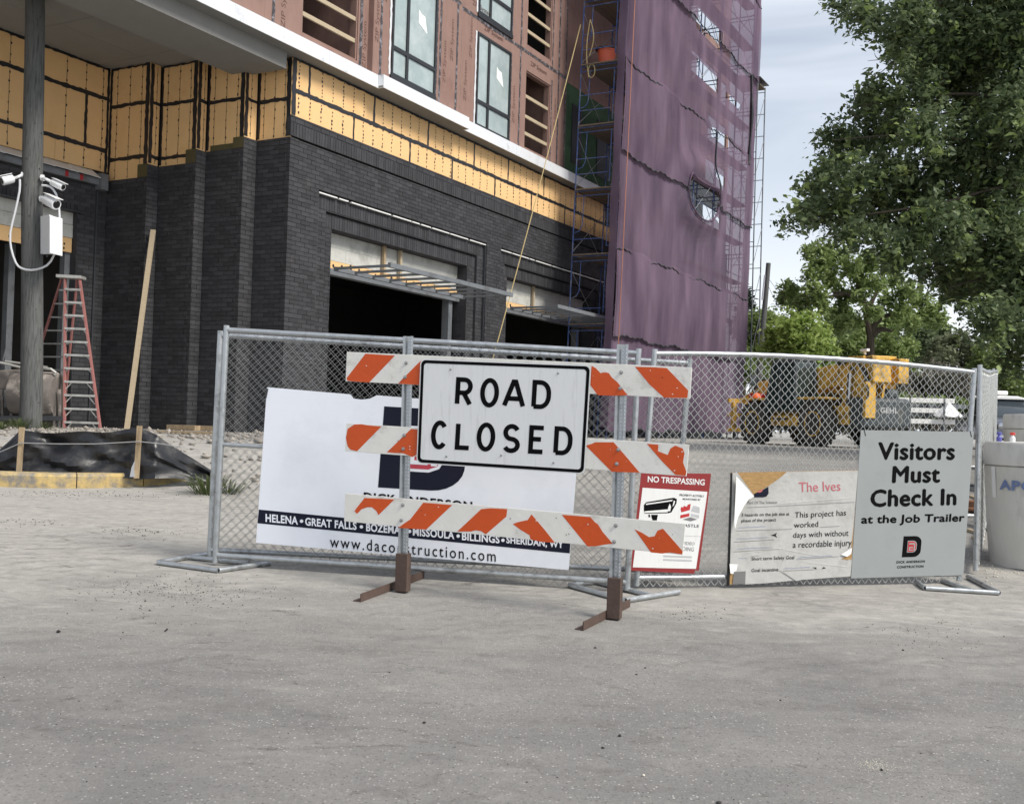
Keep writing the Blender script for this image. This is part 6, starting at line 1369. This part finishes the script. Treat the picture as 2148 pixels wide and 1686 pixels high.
# ================================================================== TREES
def leaf_cloud(blobs, n_total, size, seed, droop=.35, elong=1.7, hollow=.35, spray=4.2):
    """blobs: (centre, radius xyz). leaves are small folded rhombs grouped in sprays"""
    r = np.random.default_rng(seed); vol = np.array([b[1][0] * b[1][2] for b in blobs]); cnt = np.maximum(6, (n_total * vol / vol.sum()).astype(int)); Cs = []
    for (c, rad), k in zip(blobs, cnt):
        ns = max(2, k // 9)                                  # sprays
        u = r.normal(size=(ns, 3)); u /= np.linalg.norm(u, axis=1)[:, None]; rr = (hollow + (1 - hollow) * r.random(ns) ** .55)[:, None]
        rr = rr * (1 + .28 * np.sin(u[:, :1] * 5 + c[0] * 3) * np.sin(u[:, 2:] * 6 + c[2] * 2))
        sp = c + u * rr * np.asarray(rad)
        dirv = u * .6 + np.array([0, 0, -.25]) + r.normal(size=(ns, 3)) * .35
        dirv /= np.linalg.norm(dirv, axis=1)[:, None]
        tpos = r.random((ns, 9)); P = sp[:, None] + dirv[:, None] * ((tpos - .3) * size * spray)[..., None] + r.normal(size=(ns, 9, 3)) * size * .5
        Cs.append(P.reshape(-1, 3))
    P = np.concatenate(Cs); n = len(P); a = r.normal(size=(n, 3)); a[:, 2] = a[:, 2] * .6 - droop; a /= np.linalg.norm(a, axis=1)[:, None]
    nn = r.normal(size=(n, 3)); nn[:, 2] += 1.1; b = np.cross(a, nn); b /= np.linalg.norm(b, axis=1)[:, None]; up = np.cross(b, a)
    s = (size * r.uniform(.4, 1.4, n))[:, None]
    V = np.stack([P - a * s * .5 * elong * .6, P + b * s * .34 + up * s * .10, P + a * s * .5 * elong, P - b * s * .34 + up * s * .10], 1).reshape(-1, 3)
    i = np.arange(n)[:, None] * 4; F = np.concatenate([i + np.array([[0, 1, 2]]), i + np.array([[0, 2, 3]])]); return V, F
def limb(m, pts, r0, r1, n=8): m.path(smooth_curve(pts, 4 * len(pts)), list(np.linspace(r0, r1, len(smooth_curve(pts, 4 * len(pts))))), n)
def tree(name, label, base, blobs, n, size, leafm, limbs, seed, cat='tree', group=None, **k):
    o = empty(name, base, label=label, cat=cat, group=group)
    V, F = leaf_cloud(blobs, n, size, seed, **k); build_np('crown', V, F, leafm, o, kind='stuff')
    m = MB()
    for pts, a, b in limbs: limb(m, pts, a, b)
    m.build('trunk', 'bark', o, smooth=True); return o
c8 = conv(2.107, 1540, 0)
def blob(cx, cy, r, d, asp=1.0, dd=None):
    r = r * (.84 if d > 35 else 1)
    px, py = c8(cx, cy); c = at_y(px, py, d); R_ = r / 2.107 * d / FPX; return (c, (R_, dd or R_ * 1.1, R_ * asp))
rr = np.random.default_rng(4)
BIG = [(480, 15, 60), (560, 60, 70), (620, 90, 90), (760, 60, 120), (900, 60, 130), (1050, 80, 150), (1200, 100, 150), (720, 190, 80), (790, 240, 100), (900, 230, 130), (1050, 250, 170), (1220, 300, 150), (620, 410, 70), (560, 470, 55), (670, 470, 80), (780, 400, 110), (900, 400, 120), (1080, 450, 160), (1230, 500, 130), (440, 590, 70), (510, 640, 80), (600, 600, 90), (720, 560, 110), (860, 580, 120), (1020, 640, 150), (1200, 680, 150),
       (380, 770, 70), (450, 740, 70), (360, 840, 60), (520, 780, 95), (660, 760, 110), (820, 780, 130), (980, 830, 150), (1150, 860, 160), (300, 930, 50), (235, 980, 32), (340, 960, 60), (410, 900, 80), (490, 930, 100), (520, 1030, 75), (620, 930, 120), (780, 950, 130), (930, 1000, 150), (1100, 1050, 160), (1240, 1080, 140), (640, 1080, 80), (760, 1110, 100), (900, 1170, 110), (1060, 1230, 140), (1210, 1280, 150), (985, 1290, 70), (1140, 1420, 120), (1240, 1520, 130), (930, 1250, 50),
       (900, -120, 140), (1100, -150, 170), (1300, 60, 200), (1380, 400, 220), (1400, 800, 240), (1400, 1200, 240), (1420, 1450, 150), (1350, -250, 250)]
blobs = []
for (x, y, r) in BIG:
    d = 22.5 + rr.uniform(-1.8, 2.2); blobs.append(blob(x, y, r * .84, d))
tb_ = at_y(2330, 930, 23.5); tb_[2] = H(tb_[0], tb_[1])
pt8 = lambda x, y, d: at_y(*c8(x, y), d)
limbs = [([tb_ - EZ * .2, pt8(1620, 1500, 23.2), pt8(1500, 900, 23), pt8(1350, 300, 23), pt8(1250, -300, 23)], .42, .12), ([pt8(1500, 900, 23), pt8(1250, 820, 22.6), pt8(900, 900, 22.5), pt8(500, 960, 22.4), pt8(300, 975, 22.3)], .045, .008), ([pt8(1400, 500, 23), pt8(1100, 420, 22.6), pt8(800, 430, 22.5), pt8(560, 470, 22.4)], .04, .008), ([pt8(1350, 300, 23), pt8(1050, 130, 22.7), pt8(930, 40, 22.6), pt8(900, -80, 22.5)], .12, .04), ([pt8(1250, 820, 22.6), pt8(1000, 620, 22.5), pt8(700, 600, 22.4), pt8(440, 620, 22.4)], .035, .008), ([pt8(1500, 1100, 23), pt8(1200, 1200, 22.5), pt8(950, 1270, 22.4)], .05, .01)]
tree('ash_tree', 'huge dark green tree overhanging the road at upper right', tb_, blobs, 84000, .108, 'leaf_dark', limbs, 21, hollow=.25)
# bare twigs poking out of the big tree
m = MB()
for a, b, c_, d in (((715, 290), (640, 265), (590, 270), 22.4), ((690, 285), (650, 320), (610, 335), 22.4), ((640, 265), (625, 250), (620, 235), 22.4), ((545, 520), (515, 490), (495, 450), 22.4), ((535, 440), (530, 400), (525, 370), 22.4)): m.path([pt8(*a, d), pt8(*b, d), pt8(*c_, d)], [.012, .008, .004], 4)
m.build('bare_twigs', 'bark', bpy.data.objects['ash_tree'])
# middle tree with the forked dark trunk
D2 = 46
MID = [(340, 1120, 42), (400, 1110, 50), (380, 1170, 55), (450, 1140, 60), (520, 1170, 55), (600, 1160, 60), (690, 1170, 60), (420, 1230, 55), (330, 1215, 35), (360, 1290, 55), (250, 1300, 55), (215, 1330, 35), (290, 1350, 50), (240, 1270, 30), (380, 1340, 50), (480, 1300, 50), (560, 1240, 50), (470, 1370, 45), (640, 1260, 45), (700, 1240, 45), (760, 1290, 50), (680, 1330, 45), (740, 1370, 50), (820, 1330, 50), (850, 1390, 50), (890, 1360, 35), (780, 1430, 40), (520, 1420, 40), (610, 1380, 40), (460, 1440, 35), (900, 1420, 35), (560, 1310, 35)]
mid = [blob(x, y, r, D2 + rr.uniform(-1.5, 1.5)) for x, y, r in MID]
mb_ = at_y(*c8(600, 1500), D2); b2 = mb_.copy(); b2[2] = H(b2[0], b2[1]); p2 = lambda x, y: at_y(*c8(x, y), D2)
tree('forked_tree', 'tall open tree with a dark forked trunk behind the telehandler', b2, mid, 13000, .17, 'leaf_mid', [([b2 - EZ * .2, p2(600, 1560), p2(602, 1490), p2(585, 1410), p2(575, 1330), p2(545, 1270), p2(560, 1200)], .21, .05), ([p2(602, 1490), p2(625, 1430), p2(650, 1405)], .15, .08), ([p2(610, 1480), p2(650, 1455), p2(700, 1465)], .16, .05), ([p2(585, 1400), p2(610, 1330), p2(640, 1280)], .15, .05), ([p2(575, 1340), p2(500, 1300), p2(430, 1290)], .12, .03), ([p2(650, 1405), p2(720, 1380), p2(800, 1360)], .10, .03), ([p2(480, 1300), p2(380, 1320), p2(280, 1340)], .08, .02)], 22, hollow=.1, spray=2.2)
def bush(name, label, pts, d, n, size, leafm, seed, cat='tree', group='trees beyond the site', hollow=.3, trunk_px=None):
    B_ = [blob(x, y, r, d + rr.uniform(-.8, .8)) for x, y, r in pts]; cx = sum(p[0] for p in pts) / len(pts); p = at_y(*c8(cx, 1800), d); p[2] = H(p[0], p[1])
    lim = [([p - EZ * .1, p + EZ * .6, B_[i][0]], .09, .02) for i in range(min(6, len(B_)))]
    tree(name, label, p, B_, n, size, leafm, lim, seed, cat=cat, group=group, hollow=hollow, spray=2.4)
bush('leafy_tree', 'bright yellow-green leafy tree behind the far utility pole', [(215, 1415, 22), (262, 1392, 24), (300, 1402, 20), (345, 1398, 26), (385, 1440, 24), (160, 1470, 26), (250, 1460, 60), (320, 1450, 52), (190, 1500, 60), (290, 1530, 70), (370, 1500, 60), (230, 1580, 70), (340, 1590, 70), (160, 1560, 50), (250, 1680, 80), (350, 1680, 80), (400, 1560, 50)], 40, 8500, .16, 'leaf_bright', 31)
bush('leafy_tree', 'green tree just right of the purple netting', [(90, 1420, 45), (130, 1400, 40), (70, 1480, 45), (110, 1500, 45), (80, 1560, 50), (70, 1650, 60), (120, 1640, 50), (160, 1420, 30)], 52, 5000, .18, 'leaf_mid', 32)
bush('leafy_tree', 'mid green bushes behind the telehandler boom', [(440, 1560, 50), (500, 1540, 50), (560, 1550, 50), (630, 1545, 55), (700, 1560, 55), (760, 1540, 50), (480, 1610, 50), (560, 1620, 50), (650, 1620, 55), (740, 1620, 50), (680, 1500, 35), (540, 1500, 30), (440, 1660, 60), (560, 1690, 60), (680, 1690, 60), (780, 1680, 60)], 49, 8500, .18, 'leaf_mid', 33)
bush('leafy_tree', 'distant dark green treetops above the telehandler', [(780, 1500, 40), (830, 1490, 45), (880, 1500, 45), (930, 1480, 40), (810, 1560, 45), (870, 1570, 50), (420, 1470, 35), (480, 1480, 35), (930, 1560, 45)], 62, 5000, .22, 'leaf_dark', 34)
bush('leafy_tree', 'pale sage green bush to the right of the telehandler', [(900, 1530, 40), (950, 1510, 45), (1000, 1500, 40), (880, 1580, 40), (940, 1580, 50), (1010, 1560, 50), (1060, 1540, 45), (1060, 1600, 50), (990, 1640, 50), (1100, 1660, 60)], 43, 6000, .13, 'leaf_pale', 35)
bush('leafy_tree', 'green shrub below the big tree at the right edge', [(1120, 1560, 60), (1180, 1620, 70), (1090, 1640, 50), (1150, 1700, 70), (1230, 1700, 80), (1260, 1780, 80), (1160, 1780, 70)], 41, 8000, .13, 'leaf_mid', 36)
bush('brush', 'grey-brown brush behind the white trailer', [(720, 1690, 45), (790, 1690, 45), (860, 1690, 50), (930, 1690, 50), (1000, 1690, 50), (760, 1750, 45), (840, 1750, 50), (920, 1750, 50), (1000, 1760, 50), (1080, 1740, 50), (880, 1640, 35), (950, 1640, 35)], 39, 7500, .13, 'leaf_brush', 37, cat='bush')
bush('brush', 'green weeds behind the white trailer', [(760, 1790, 40), (840, 1800, 40), (920, 1795, 40), (1000, 1800, 40), (700, 1770, 40)], 37, 3500, .13, 'leaf_mid', 38, cat='bush')
bush('conifer', 'dark conifer just showing past the purple netting', [(60, 1290, 16), (55, 1320, 22), (50, 1350, 26), (40, 1400, 32), (30, 1460, 38)], 58, 1600, .2, 'leaf_conifer', 39)
bush('brush', 'low hedge along the back of the site under the trees', [(x, 1850 + 12 * ((x // 60) % 3), 46) for x in range(10, 1330, 62)], 57, 9000, .2, 'leaf_brush', 40, cat='bush')
V, F = leaf_cloud([blobs[i] for i in range(0, len(blobs), 1)], 9000, .13, 77, hollow=.8); build_np('crown', V, F, 'leaf_mid', bpy.data.objects['ash_tree'], kind='stuff')  # paler outer leaves imitate sunlight on the clumps of the crown
bush('leafy_tree', 'distant green trees with rounded crowns seen through the forked tree', [(430, 1400, 40), (480, 1380, 35), (520, 1440, 40), (660, 1420, 40), (720, 1410, 45), (790, 1420, 45), (850, 1430, 40), (450, 1450, 45), (600, 1450, 40), (700, 1470, 45), (560, 1480, 40), (880, 1450, 40)], 66, 6500, .22, 'leaf_mid', 41)
